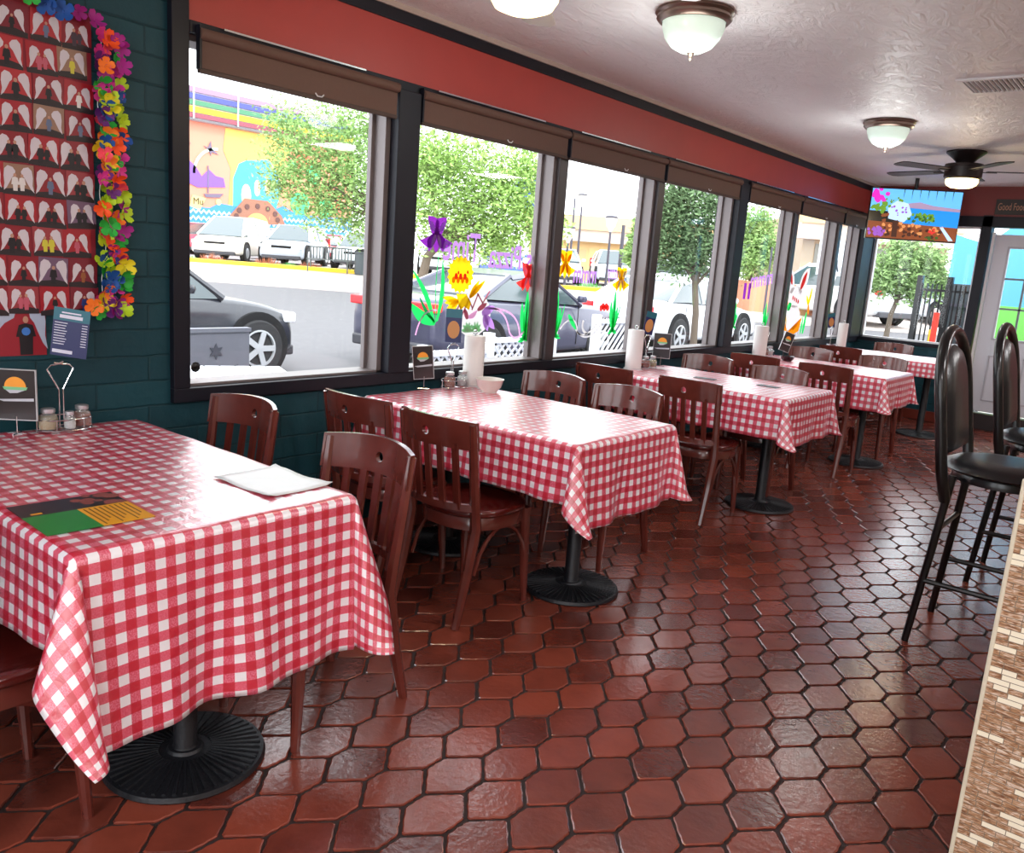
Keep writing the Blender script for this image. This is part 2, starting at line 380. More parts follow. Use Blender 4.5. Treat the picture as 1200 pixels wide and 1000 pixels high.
# far wall (y = FY)
w = MB()
w.box(0.0, 1.20, FY, FY + 0.15, 0.0, 0.82)
struct(w.build('wall_far', M_TEALX, smooth=0))
w = MB(); w.box(-0.2, 5.4, FY + 0.001, FY + 0.15, 2.24, CZ); w.box(2.3, 5.4, FY + 0.001, FY + 0.15, 0, 2.24)
struct(w.build('wall_far_upper', mat('maroon_paint', (122, 48, 46), 0.5), smooth=0))
w = MB()
w.box(0.0, 1.2, FY - 0.02, FY + 0.15, 0.82, 0.86); w.box(0.0, 0.06, FY - 0.02, FY + 0.15, 0.86, 2.2)
w.box(1.13, 1.225, FY - 0.02, FY + 0.15, 0, 2.26); w.box(0, 2.3, FY - 0.02, FY + 0.15, 2.14, 2.25); w.box(2.17, 2.3, FY - 0.02, FY + 0.15, 0, 2.26)
struct(w.build('trim_6', M_TRIM, smooth=0, bevel=0.003))
e = struct(empty('window_8', (0.06, FY + 0.06, 0.86)))
MB().box(0, 1.07, 0, 0.004, 0, 1.28).build('glass', M_GLASS, e, smooth=0)
MB().box(0, 1.07, -0.03, 0.03, 0, 0.018).box(1.05, 1.07, -0.03, 0.03, 0, 1.28).box(0, 0.015, -0.03, 0.03, 0, 1.28).box(0, 1.07, -0.03, 0.03, 1.26, 1.28).build('frame', M_WHITE, e, smooth=0)
# door
e = struct(empty('door_1', (1.27, FY + 0.03, 0.19)))
DW, DH = 0.86, 1.88
M_DOOR = mat('white_door_paint', (196, 198, 206), 0.4)
d = MB(); gx0, gx1, gz0, gz1 = 0.15, 0.71, 0.80, 1.74
d.box(0, gx0, 0, 0.045, 0, DH); d.box(gx1, DW, 0, 0.045, 0, DH); d.box(gx0, gx1, 0, 0.045, 0, gz0); d.box(gx0, gx1, 0, 0.045, gz1, DH)
d.build('door_leaf', M_DOOR, e, smooth=0, bevel=0.002)
d = MB()
for px0, px1 in ((0.13, 0.40), (0.46, 0.73)):
    for q in ((px0, px1, 0.12, 0.135), (px0, px1, 0.60, 0.615), (px0, px0 + 0.015, 0.12, 0.615), (px1 - 0.015, px1, 0.12, 0.615)):
        d.box(q[0], q[1], -0.008, 0.0, q[2], q[3])
for q in ((gx0 - .02, gx1 + .02, gz0 - .02, gz0), (gx0 - .02, gx1 + .02, gz1, gz1 + .02), (gx0 - .02, gx0, gz0, gz1), (gx1, gx1 + .02, gz0, gz1)): d.box(q[0], q[1], -0.012, 0, q[2], q[3])
d.build('moulding', mat('door_moulding', (170, 170, 178), 0.4), e, smooth=0, bevel=0.002)
d = MB()
for k in (1, 2): d.box(gx0, gx1, 0.005, 0.03, gz0 + (gz1 - gz0) * k / 3 - 0.01, gz0 + (gz1 - gz0) * k / 3 + 0.01)
for k in (1, 2): d.box(gx0 + (gx1 - gx0) * k / 3 - 0.01, gx0 + (gx1 - gx0) * k / 3 + 0.01, 0.005, 0.03, gz0, gz1)
d.build('muntin', mat('grey_muntin', (120, 130, 135), 0.4), e, smooth=0)
MB().box(gx0, gx1, 0.018, 0.022, gz0, gz1).build('glass', M_GLASS, e, smooth=0)
MB().box(-0.035, -0.006, -0.01, 0.06, -0.02, DH + 0.02).build('door_jamb', M_WHITE, e, smooth=0, bevel=0.003)
k = MB(); k.lathe([(0.0, 0), (0.026, 0.003), (0.03, 0.02), (0.012, 0.03), (0.012, 0.05)], 16, M=T(0.79, -0.05, 0.75) @ Matrix.Rotation(-PI / 2, 4, 'X')); k.build('door_knob', M_CHROME, e)
struct(MB().box(1.225, 2.17, FY - 0.02, FY + 0.15, 0, 0.17).build('door_threshold', mat('dark_threshold', (34, 24, 26), 0.5), smooth=0, bevel=0.004))
struct(MB().box(0.0, 1.2, FY - 0.014, FY, 0, 0.11).box(2.3, 5.4, FY - 0.014, FY, 0, 0.11).build('baseboard_far', mat('terracotta_base', (112, 46, 34), 0.35), smooth=0, bevel=0.003))
struct(MB().box(0.0, 0.012, -2.4, FY - 0.02, 0, 0.11).build('baseboard_left', mat('terracotta_base', (112, 46, 34), 0.35), smooth=0, bevel=0.003))
# right and rear shell (behind and beside the camera), rear wall has big openings added for fill daylight
struct(MB().box(5.4, 5.55, -2.4, FY + 0.1, 0, CZ).build('wall_right', mat('cream_wall', (196, 180, 160), 0.6), smooth=0))
w = MB(); w.box(-0.2, 5.5, -2.55, -2.4, 0, 0.7); w.box(-0.2, 5.5, -2.55, -2.4, 2.3, CZ)
for x in (-0.2, 1.55, 3.4, 5.1): w.box(x, x + 0.4, -2.55, -2.4, 0.7, 2.3)
struct(w.build('wall_rear', mat('cream_wall', (196, 180, 160), 0.6), smooth=0))

# tiled bar end on the right
e = tag(empty('bar_counter', (2.86, 2.1, 0)), 'bar front end clad in brown and cream stick mosaic tile, beside the black stools', 'counter')
MB().box(0.004, 0.46, 0.0, 1.0, 0.0, 1.06).box(0.12, 0.46, 1.0, 4.6, 0.0, 1.06).build('bar_body', mosaic_mat(), e, smooth=0)
MB().box(-0.003, 0.006, -0.006, 0.004, 0.0, 1.06).build('corner_trim', mat('cream_trim', (206, 198, 176), 0.45, bump=0.3), e, smooth=0, bevel=0.002)
MB().box(0.02, 0.56, 0.01, 4.62, 1.06, 1.10).build('bar_top', mat('bar_wood', (74, 40, 26), 0.3, noise=0.2), e, smooth=0, bevel=0.008)

# ------------------------------------------------------------------ tables with cloths
def cloth(name, x0, x1, y0, y1, z, Lw, Lf, Ln, Lr, seed):
    """x0 wall edge, x1 aisle edge; overhangs Lw wall, Lf aisle, Ln near (-y), Lr far (+y)"""
    rnd = random.Random(seed); ph = [rnd.uniform(0, 6.28) for _ in range(8)]
    def axis(a, b, la, lb, st):
        v = [a - la * (1 - i / max(1, round(la / st))) for i in range(max(1, round(la / st)))]
        n = round((b - a) / st); v += [a + (b - a) * i / n for i in range(n + 1)]
        k = max(1, round(lb / st)); v += [b + lb * (i + 1) / k for i in range(k)]
        return v
    S, Tt = axis(x0, x1, Lw, Lf, 0.0165), axis(y0, y1, Ln, Lr, 0.0165)
    bm = bmesh.new(); uvl = bm.loops.layers.uv.new('UVMap'); G = []
    def hang(a):                # overhang length -> (outward, drop) with a rounded edge
        r = 0.014; q = r * PI / 2
        if a < q: return r * math.sin(a / r), r * (1 - math.cos(a / r))
        return r, r + (a - q)
    def out(a, c, L, k):        # outward flare plus soft waves of a skirt at coordinate c along it
        w_ = (a / 0.3) ** 1.5
        return 0.05 * a + w_ * (0.010 * math.sin(c * 17 + ph[k]) + 0.006 * math.sin(c * 31 + ph[k + 1]))
    for s in S:
        row = []
        for t in Tt:
            ox = s - x1 if s > x1 else (s - x0 if s < x0 else 0); oy = t - y1 if t > y1 else (t - y0 if t < y0 else 0)
            sx = 1 if ox > 0 else -1; sy = 1 if oy > 0 else -1; ax, ay = abs(ox), abs(oy)
            if ax == 0 and ay == 0:
                p = (s, t, z + 0.0012 * math.sin(s * 23 + ph[0]) * math.sin(t * 19 + ph[1]))
            elif ay == 0:
                o_, d_ = hang(ax); p = ((x1 if sx > 0 else x0) + sx * (o_ + out(ax, t, Lf, 2)), t, z - d_)
            elif ax == 0:
                o_, d_ = hang(ay); p = (s, (y1 if sy > 0 else y0) + sy * (o_ + out(ay, s, Ln, 4)), z - d_)
            else:
                r = math.hypot(ax, ay); th = math.atan2(ay, ax); o_, d_ = hang(r)
                lm = 1.03 * max(Lf if sx > 0 else Lw, Ln); d_ = d_ if d_ < 0.8 * lm else 0.8 * lm + 0.25 * lm * (1 - math.exp(-(d_ - 0.8 * lm) / (0.25 * lm)))
                ex = o_ + out(r, t if False else (y1 if sy > 0 else y0), Lf, 2); ey = o_ + out(r, (x1 if sx > 0 else x0), Ln, 4)
                c2, s2 = math.cos(th) ** 2, math.sin(th) ** 2
                D = 0.25 * r * math.sin(2 * th) ** 1.2; lat = 0.15 * r * math.sin(4 * th)
                zz = z - (d_ if D < 1e-6 else math.sqrt(max(1e-6, max(d_, 1e-3) ** 2 - (D * 0.8) ** 2)) * (1 - 0.05 * math.sin(2 * th) ** 2 * min(1, r / 0.3)))
                dx = ex * c2 + (D + lat) / 1.4142; dy = ey * s2 + (D - lat) / 1.4142
                p = ((x1 if sx > 0 else x0) + sx * dx, (y1 if sy > 0 else y0) + sy * dy, zz)
            row.append(bm.verts.new(p))
        G.append(row)
    for i in range(len(S) - 1):
        for j in range(len(Tt) - 1):
            f = bm.faces.new((G[i][j], G[i + 1][j], G[i + 1][j + 1], G[i][j + 1])); f.smooth = True
            for lp, (ii, jj) in zip(f.loops, ((i, j), (i + 1, j), (i + 1, j + 1), (i, j + 1))): lp[uvl].uv = (S[ii], Tt[jj])
    me = bpy.data.meshes.new(name); bm.to_mesh(me); bm.free(); me.materials.append(M_GING)
    o = bpy.data.objects.new(name, me); COL.objects.link(o)
    md = o.modifiers.new('thickness', 'SOLIDIFY'); md.thickness = 0.0015; md.offset = 1
    return o

def make_table():
    e = empty('dining_table')
    MB().box(-0.61, 0.61, -0.375, 0.375, 0.725, 0.757).build('tabletop', mat('table_laminate', (70, 44, 34), 0.4), e, smooth=0, bevel=0.004)
    for cx in (-0.39, 0.39):
        b = MB(); b.lathe([(0, 0.0), (0.213, 0.0), (0.218, 0.006), (0.213, 0.018), (0.15, 0.024), (0.05, 0.032), (0.045, 0.04), (0.0, 0.04)], 48, (cx, 0, 0))
        for k in range(48):
            a = 2 * PI * k / 48; Mx = T(cx, 0, 0) @ RZ(a)
            vs = [(0.07, -0.0025, 0.028), (0.203, -0.006, 0.018), (0.203, 0.006, 0.018), (0.07, 0.0025, 0.028), (0.07, -0.0015, 0.035), (0.203, -0.004, 0.024), (0.203, 0.004, 0.024), (0.07, 0.0015, 0.035)]
            V = [b.bm.verts.new(Mx @ Vector(p)) for p in vs]
            for q in ((0, 1, 5, 4), (1, 2, 6, 5), (2, 3, 7, 6), (3, 0, 4, 7), (4, 5, 6, 7)): b.bm.faces.new([V[i] for i in q])
        b.build('base_plate', M_IRON, e, smooth=30)
        c = MB(); c.lathe([(0.036, 0.038), (0.032, 0.045), (0.032, 0.70), (0.05, 0.71)], 20, (cx, 0, 0)); c.box(cx - 0.2, cx + 0.2, -0.02, 0.02, 0.705, 0.725); c.box(cx - 0.02, cx + 0.02, -0.25, 0.25, 0.705, 0.725)
        c.build('column', M_IRON, e)
    return e
TY = [1.135, 3.02, 5.135, 7.10, 9.10]
proto_t = make_table()
tl = ['under the nearest checked cloth, below the photo collage', 'under the second checked cloth, with the white bowl on it', 'third from the camera, in front of the white sedan pane', 'fourth from the camera, with the small black bowl on it', 'farthest from the camera, in the corner under the television']
CL = [(0.10, 0.47, 0.27, 0.27), (0.10, 0.36, 0.25, 0.27), (0.08, 0.30, 0.25, 0.27), (0.08, 0.27, 0.27, 0.27), (0.05, 0.17, 0.15, 0.15)]
cl_lab = ['red and white checked vinyl tablecloth on the nearest table, long front overhang', 'red and white checked tablecloth under the white bowl and paper towel roll', 'red and white checked tablecloth on the third table, folded corner showing pale underside', 'red and white checked tablecloth under the small black bowl', 'red and white checked tablecloth on the farthest table by the green wall']
for i, y in enumerate(TY):
    t = proto_t if i == 0 else copy_tree(proto_t)
    t.location = (0.705, y, 0)
    tag(t, 'pedestal dining table ' + tl[i], 'table', 'dining tables along the windows')
    c = cloth('tablecloth', 0.09, 1.32, y - 0.38, y + 0.38, 0.7605, *CL[i], seed=11 + i)
    tag(c, cl_lab[i], 'tablecloth', 'checked tablecloths')

# ------------------------------------------------------------------ wooden chairs
def ycurve(x, z):   # back surface: leans back with height, curved in plan
    return -0.180 - 0.14 * max(0, z - 0.44) - 0.068 * (1 - (x / 0.2) ** 2)
def make_chair():
    e = empty('dining_chair')
    # seat: rounded, dished, bevelled rim
    b = MB(); n = 40
    def outl(t, k=1.0):
        c, s = math.cos(t), math.sin(t)
        sx = math.copysign(abs(c) ** 0.78, c) * 0.208; sy = math.copysign(abs(s) ** 0.78, s) * 0.205
        sx *= 1 + 0.06 * s
        return sx * k, sy * k
    prof = [(0.0, 0.447), (0.45, 0.447), (0.8, 0.452), (0.93, 0.458), (0.985, 0.456), (1.0, 0.448), (1.0, 0.436), (0.97, 0.428), (0.9, 0.427), (0.0, 0.427)]
    rings = []
    for k, z in prof:
        if k == 0: rings.append([b.bm.verts.new((0, 0, z))])
        else: rings.append([b.bm.verts.new((*outl(2 * PI * j / n, k), z)) for j in range(n)])
    for A, B in zip(rings[:-1], rings[1:]):
        for j in range(n):
            j2 = (j + 1) % n
            vs = (A[0], B[j2], B[j]) if len(A) == 1 else ((A[j], A[j2], B[0]) if len(B) == 1 else (A[j], A[j2], B[j2], B[j]))
            b.bm.faces.new(vs)
    b.build('seat', M_SEAT, e, smooth=60)
    b = MB(); R = []
    for k, z in ((0.93, 0.428), (0.95, 0.424), (0.95, 0.375), (0.88, 0.375), (0.88, 0.428)):
        R.append([b.bm.verts.new((*outl(2 * PI * j / n, k), z)) for j in range(n)])
    for A, B in zip(R, R[1:]):
        for j in range(n): b.bm.faces.new((A[j], A[(j + 1) % n], B[(j + 1) % n], B[j]))
    b.build('apron', M_WOOD, e, smooth=50)
    for sx in (-1, 1):
        MB().tube([(sx * 0.165, 0.155, 0.425), (sx * 0.172, 0.165, 0.2), (sx * 0.178, 0.175, 0.0)], [0.024, 0.020, 0.014], 10).build('front_leg', M_WOOD, e)
        pts = [(0.180, -0.262, 0.0), (0.179, -0.212, 0.2), (0.18, -0.175, 0.40), (0.182, -0.19, 0.5), (0.186, -0.215, 0.66), (0.190, -0.240, 0.825)]
        MB().tube([(sx * p[0], p[1], p[2]) for p in pts], [0.016, 0.020, 0.022, 0.020, 0.018, 0.015], 8, flat=(1.0, 1.15)).build('rear_leg', M_WOOD, e)
    # crest rail with a round hole
    b = MB(); nn = 40; cz, hw, hh = 0.778, 0.203, 0.056
    def rect(t):
        c, s = math.cos(t), math.sin(t); k = 1 / max(abs(c) / hw, abs(s) / hh); return c * k, s * k
    lay = []
    ths = []
    for j in range(nn):
        a = 2 * PI * j / nn
        ths.append(math.atan2(math.sin(a) * hh, math.cos(a) * hw))
    for side in (0, 1):
        rr = []
        for q in (0, 0.06, 0.15, 0.3, 0.5, 0.75, 1.0):
            ring = []
            for j in range(nn):
                ox, oz = rect(ths[j]); a = math.atan2(oz, ox); ix, iz = 0.017 * math.cos(a), 0.017 * math.sin(a)
                x = ix + (ox - ix) * q; z = iz + (oz - iz) * q
                arch = 0.012 * (1 - (x / hw) ** 2) * (1 if z > 0 else 0.5) * abs(z) / hh
                Y = ycurve(x, cz + z) - 0.008 + 0.018 * side
                ring.append(b.bm.verts.new((x, Y, cz + z + arch)))
            rr.append(ring)
        lay.append(rr)
    for side in (0, 1):
        for A, B in zip(lay[side], lay[side][1:]):
            for j in range(nn): b.bm.faces.new((A[j], A[(j + 1) % nn], B[(j + 1) % nn], B[j]))
    for q in (0, -1):
        A, B = lay[0][q], lay[1][q]
        for j in range(nn): b.bm.faces.new((A[j], A[(j + 1) % nn], B[(j + 1) % nn], B[j]))
    b.build('crest_rail', M_WOOD, e, smooth=40)
    for k in range(5):
        x = (k - 2) * 0.062; pts = []
        r = MB(); rings = []
        for z in (0.478, 0.56, 0.65, 0.745):
            yy = ycurve(x, z); rings.append([(x - 0.0145, yy - 0.006, z), (x + 0.0145, yy - 0.006, z), (x + 0.0145, yy + 0.006, z), (x - 0.0145, yy + 0.006, z)])
        r.loft(rings).build('back_slat', M_WOOD, e, smooth=30)
    r = MB(); rings = []
    for k in range(13):
        x = -0.185 + 0.37 * k / 12; yy = ycurve(x, 0.48); rings.append([(x, yy - 0.010, 0.472), (x, yy + 0.010, 0.472), (x, yy + 0.010, 0.500), (x, yy - 0.010, 0.500)])
    r.loft(rings).build('lower_rail', M_WOOD, e, smooth=40)
    # bentwood braces under the seat
    for sx in (-1, 1):
        pts = [(sx * 0.176, 0.165 - 0.33 * t, 0.20 + 0.175 * math.sin(PI * t) ** 0.6) for t in [i / 12 for i in range(13)]]
        MB().tube(pts, 0.009, 8).build('brace', M_WOOD, e)
    return e
proto_c = make_chair()
CH = [  # x, y, rz, label
 (1.10, 1.54, PI + 0.03, 'mahogany slat-back chair at the aisle corner of the nearest table, facing the camera'),
 (0.29, 1.61, PI + 0.03, 'mahogany slat-back chair between the nearest table and the window wall, only its back visible'),
 (0.98, 0.66, 0.0, 'mahogany chair at the left edge of the photo, seat tucked below the nearest cloth'),
 (0.86, 2.57, 0.0, 'mahogany chair with full slatted back in view, near side of the second table, aisle end'),
 (0.37, 2.57, 0.03, 'mahogany slat-back chair by the green wall on the near side of the second table'),
 (0.88, 3.48, PI, 'mahogany slat-back chair on the far side of the second table, aisle end'),
 (0.38, 3.52, PI + 0.03, 'mahogany slat-back chair on the far side of the second table, window end'),
 (0.87, 4.66, -0.02, 'mahogany slat-back chair on the near side of the third table, aisle end'),
 (0.26, 4.66, 0.03, 'mahogany slat-back chair on the near side of the third table, window end'),
 (0.90, 5.46, PI, 'mahogany slat-back chair on the far side of the third table, aisle end'),
 (0.28, 5.60, PI, 'mahogany slat-back chair on the far side of the third table, window end'),
 (0.98, 6.62, 0.0, 'mahogany slat-back chair on the near side of the fourth table, aisle end'),
 (0.40, 6.66, 0.0, 'mahogany slat-back chair on the near side of the fourth table, window end'),
 (1.00, 7.56, PI, 'mahogany slat-back chair on the far side of the fourth table, aisle end'),
 (0.36, 7.56, PI, 'mahogany slat-back chair on the far side of the fourth table, window end'),
 (0.42, 8.66, 0.0, 'mahogany slat-back chair on the near side of the farthest table'),
 (0.55, 9.56, PI, 'mahogany slat-back chair against the far wall window behind the farthest table')]
for i, (x, y, rz, lab) in enumerate(CH):
    c = proto_c if i == 0 else copy_tree(proto_c)
    c.location = (x, y, 0); c.rotation_euler = (0, 0, rz); tag(c, lab, 'chair', 'wooden dining chairs')

# ------------------------------------------------------------------ bar stools (back toward -x)
def make_stool():
    e = empty('bar_stool')
    # seat
    b = MB(); b.lathe([(0, 0.785), (0.12, 0.79), (0.195, 0.782), (0.232, 0.765), (0.24, 0.748), (0.22, 0.735), (0.0, 0.735)], 36)
    b.build('seat', M_VINYL, e, smooth=60)
    MB().lathe([(0.0, 0.736), (0.195, 0.736), (0.2, 0.72), (0.2, 0.70), (0.17, 0.70), (0.0, 0.70)], 36).build('seat_ring', M_BLACKM, e, smooth=40)
    tops = {}
    for sx, sy in ((-1, -1), (-1, 1), (1, -1), (1, 1)):
        MB().tube([(sx * 0.165, sy * 0.165, 0.72), (sx * 0.19, sy * 0.19, 0.4), (sx * 0.225, sy * 0.22, 0.0)], [0.016, 0.0155, 0.0145], 10).build('leg', M_BLACKM, e)
    z = 0.27; q = 0.203
    for a, c in (((-q, -q), (q, -q)), ((-q, q), (q, q)), ((q, -q), (q, q)), ((-q, -q), (-q, q))):
        zz = z if a[1] == c[1] else z + (0.12 if a[0] > 0 else 0.22)
        k = q if a[1] == c[1] else q - 0.02
        MB().tube([(a[0] / q * k, a[1] / q * k, zz), (c[0] / q * k, c[1] / q * k, zz)], 0.011, 8).build('footrest_bar', M_BLACKM, e)
    # arched back frame: U shaped tube leaning back, padded panel inside
    def bp(y, z): return (-0.19 - 0.17 * (z - 0.72), y, z)
    pts = [bp(-0.20, 0.62)] + [bp(-0.245, z) for z in (0.74, 0.85, 0.98, 1.06)]
    pts += [bp(-0.245 * math.cos(t), 1.07 + 0.225 * math.sin(t)) for t in [PI * i / 14 for i in range(1, 14)]]
    pts += [bp(0.245, z) for z in (1.06, 0.98, 0.85, 0.74)] + [bp(0.20, 0.62)]
    MB().tube(pts, 0.022, 10).build('back_frame', M_BLACKM, e, smooth=60)
    pts2 = [(0, 0.80)]
    outl = [(-0.15, 0.80), (-0.165, 0.83), (-0.165, 1.05)] + [(-0.165 * math.cos(t), 1.07 + 0.165 * math.sin(t)) for t in [PI * i / 12 for i in range(0, 13)]] + [(0.165, 1.05), (0.165, 0.83), (0.15, 0.80)]
    b = MB(); rr = []
    cy0, cz0 = 0, 1.0
    for k, d in ((0.0, 0.030), (0.7, 0.030), (0.92, 0.022), (1.0, 0.0), (0.92, -0.016), (0.0, -0.018)):
        if k == 0: p = bp(0, cz0); rr.append([b.bm.verts.new((p[0] + d, p[1], p[2]))])
        else:
            ring = []
            for (y, z) in outl:
                yy = y * k; zz = cz0 + (z - cz0) * k; p = bp(yy, zz); ring.append(b.bm.verts.new((p[0] + d, p[1], p[2])))
            rr.append(ring)
    m_ = len(outl)
    for A, B in zip(rr, rr[1:]):
        for j in range(m_):
            j2 = (j + 1) % m_
            vs = (A[0], B[j], B[j2]) if len(A) == 1 else ((A[j], A[j2], B[0]) if len(B) == 1 else (A[j], A[j2], B[j2], B[j]))
            b.bm.faces.new(vs)
    b.build('back_pad', M_VINYL, e, smooth=70)
    for z_ in (0.83, 1.10):
        for sy in (-1, 1):
            MB().tube([bp(sy * 0.245, z_), bp(sy * 0.16, z_)], 0.009, 6).build('bracket', M_CHROME, e)
    return e
ps = make_stool()
ps.location = (2.60, 3.87, 0); tag(ps, 'black metal bar stool with arched back nearest the mosaic counter end', 'bar stool', 'black bar stools at the counter')
s2 = copy_tree(ps); s2.location = (2.63, 4.90, 0); s2.rotation_euler = (0, 0, 0.0); tag(s2, 'second black arched-back bar stool, cut by the right edge in front of the white door', 'bar stool', 'black bar stools at the counter')

# ------------------------------------------------------------------ ceiling lights, fan, vent
M_BRONZE = mat('brushed_bronze', (128, 108, 98), 0.3, 0.85)
M_DOME = mat('frosted_dome', (214, 232, 222), 0.35, emit=(214, 236, 222), estr=0.35, coat=0.3)
def dome(x, y, lab):
    e = tag(empty('ceiling_light', (x, y, CZ)), lab, 'ceiling light', 'flush dome ceiling lights')
    MB().lathe([(0, 0), (0.165, 0), (0.17, -0.012), (0.16, -0.022), (0.163, -0.034), (0.15, -0.048), (0.138, -0.05)], 40).build('metal_rim', M_BRONZE, e, smooth=50)
    MB().lathe([(0.136, -0.042), (0.134, -0.07), (0.119, -0.112), (0.09, -0.146), (0.05, -0.166), (0.0, -0.172)], 40).build('glass_dome', M_DOME, e, smooth=70)
    MB().lathe([(0.0, -0.168), (0.017, -0.17), (0.012, -0.179), (0.006, -0.186), (0.008, -0.193), (0.0, -0.206)], 14).build('finial', M_BRONZE, e)
dome(1.17, 3.47, 'bronze-rimmed frosted dome ceiling light, nearer of the two domes')
dome(1.21, 6.25, 'bronze-rimmed frosted dome ceiling light, farther and smaller, before the fan')

M_FANB = mat('dark_bronze', (34, 27, 28), 0.4, 0.3)
M_LIT = mat('lit_lamp_glass', (255, 240, 200), 0.3, emit=(255, 226, 160), estr=2.2)
M_BLADE = mat('pale_blade', (190, 182, 172), 0.45)
def fan(x, y, lab, rot, shades=False):
    e = tag(empty('ceiling_fan', (x, y, CZ), rot), lab, 'ceiling fan')
    MB().lathe([(0, 0), (0.145, 0), (0.148, -0.012), (0.10, -0.05), (0.065, -0.085), (0.058, -0.11)], 32).build('canopy', M_FANB, e, smooth=50)
    MB().lathe([(0.06, -0.095), (0.14, -0.10), (0.145, -0.115), (0.145, -0.12), (0.14, -0.125), (0.14, -0.20), (0.125, -0.215), (0.0, -0.215)], 32).build('motor_housing', M_FANB, e, smooth=40)
    if not shades:
        MB().lathe([(0.12, -0.214), (0.122, -0.24), (0.11, -0.262), (0.08, -0.28), (0.0, -0.29)], 32).build('light_bowl', M_LIT, e, smooth=60)
    for k in range(5):
        a = 2 * PI * k / 5 + 0.35; Mx = RZ(a) @ T(0, 0, -0.155) @ Matrix.Rotation(0.10, 4, 'X')
        b = MB(); b.prism([(0.17, -0.045), (0.25, -0.06), (0.60, -0.07), (0.64, -0.05), (0.65, 0.0), (0.64, 0.05), (0.60, 0.07), (0.25, 0.06), (0.17, 0.045)], lambda p, q, d: Mx @ Vector((p, q, d)), 0.007)
        bl = b.build('blade', M_FANB if not shades else M_BLADE, e, smooth=0)
        MB().box(0.12, 0.24, -0.016, 0.016, -0.006, 0.0, Mx).build('blade_arm', M_FANB, e, smooth=0)
    if shades:
        MB().lathe([(0.11, -0.214), (0.118, -0.24), (0.10, -0.268), (0.06, -0.283), (0.0, -0.288)], 32, (0, 0, 0)).build('light_bowl', M_LIT, e, smooth=60)
    return e
f2 = fan(1.405, 7.7, 'dark bronze ceiling fan with lit bowl light in front of the television corner', 0.0)
f1 = fan(1.13, 2.36, 'ceiling fan with pale blades and lit yellow bowl at the top edge of the photo', 0.55, True)

v = tag(empty('air_vent', (1.86, 5.10, CZ)), 'white louvred rectangular ceiling air vent at the right edge of the photo', 'vent')
b = MB(); b.box(0, 0.6, 0, 0.03, -0.012, 0); b.box(0, 0.6, 0.33, 0.36, -0.012, 0); b.box(0, 0.03, 0.03, 0.33, -0.012, 0); b.box(0.57, 0.6, 0.03, 0.33, -0.012, 0)
b.build('vent_frame', M_WHITE, v, smooth=0, bevel=0.003)
b = MB()
for k in range(24): b.box(0, 0.006, 0.03, 0.33, -0.012, 0.0, T(0.045 + k * 0.0225, 0, -0.002) @ Matrix.Rotation(0.5, 4, 'Y'))
b.build('louvre', M_WHITE, v, smooth=0)
MB().box(0.03, 0.57, 0.03, 0.33, -0.002, 0.0).build('duct_opening', mat('duct_dark', (40, 38, 38), 0.8), v, smooth=0)

# ------------------------------------------------------------------ television
def mesh_poly(b, poly, fn, mi): b.mi = mi; b.bm.faces.new([b.bm.verts.new(fn(*p)) for p in poly]).material_index = mi
tvw, tvh = 0.86, 0.49
tv = tag(empty('television', (0.64, 9.40, 2.185), math.atan2(0.4, 0.76)), 'flat television hung from the ceiling in the corner showing a bright sea terrace picture', 'television')
MB().box(-tvw / 2 - 0.008, tvw / 2 + 0.008, 0.0, 0.05, -tvh / 2 - 0.012, tvh / 2 + 0.01).build('tv_body', M_BLACKM, tv, smooth=0, bevel=0.004)
MB().box(-0.05, 0.05, 0.05, 0.09, -0.1, 0.1).tube([(0, 0.08, 0.0), (0, 0.08, CZ - 2.185)], 0.02, 10).build('ceiling_mount', M_BLACKM, tv)
cols = {'sky': (96, 176, 240), 'sea': (24, 132, 214), 'pale': (176, 206, 240), 'mag': (206, 32, 176), 'grn': (92, 138, 34), 'dgr': (44, 84, 28), 'brn': (120, 62, 30), 'dbr': (58, 28, 18), 'pur': (134, 76, 172), 'tan': (196, 132, 78), 'red': (196, 44, 40), 'hill': (150, 130, 160)}
keys = list(cols); mats = [mat('screen_' + k_, cols[k_], 0.4, emit=cols[k_], estr=0.75) for k_ in keys]
b = MB(); lev = [0.0]
def sp_(poly, key):
    lev[0] += 0.00006
    mesh_poly(b, poly, lambda p, q: ((p - 0.5) * tvw, -0.0006 - lev[0], (0.5 - q) * tvh), keys.index(key))
rt = random.Random(5)
sp_([(0, 0), (1, 0), (1, .45), (0, .45)], 'sky'); sp_([(.35, .34), (1, .36), (1, .72), (.35, .72)], 'sea')
sp_([(.4, .28), (.55, .24), (.7, .3), (1, .34), (1, .40), (.4, .36)], 'hill'); sp_([(0, .66), (1, .72), (1, 1), (0, 1)], 'brn')
sp_([(.2, .36), (.3, .22), (.42, .28), (.48, .5), (.4, .66), (.22, .6)], 'pale')
def blobs(key, cx, cy, rx, ry, n, r0, r1):
    for _ in range(n):
        a, q = rt.uniform(0, 6.28), math.sqrt(rt.random()); x, y = cx + rx * q * math.cos(a), cy + ry * q * math.sin(a); r = rt.uniform(r0, r1)
        pts = [(min(1, max(0, x + r * math.cos(t) * rt.uniform(.6, 1.2))), min(1, max(0, y + 1.7 * r * math.sin(t) * rt.uniform(.6, 1.2)))) for t in [2 * PI * k_ / 7 for k_ in range(7)]]
        sp_(pts, key)
blobs('mag', .1, .13, .1, .13, 16, .02, .04); blobs('pale', .33, .42, .12, .15, 16, .01, .03); blobs('pur', .33, .4, .1, .14, 12, .008, .018)
blobs('grn', .12, .38, .1, .1, 14, .02, .035); blobs('grn', .6, .55, .18, .08, 26, .015, .03); blobs('dgr', .6, .58, .16, .07, 18, .01, .02); blobs('grn', .25, .22, .1, .05, 10, .01, .02)
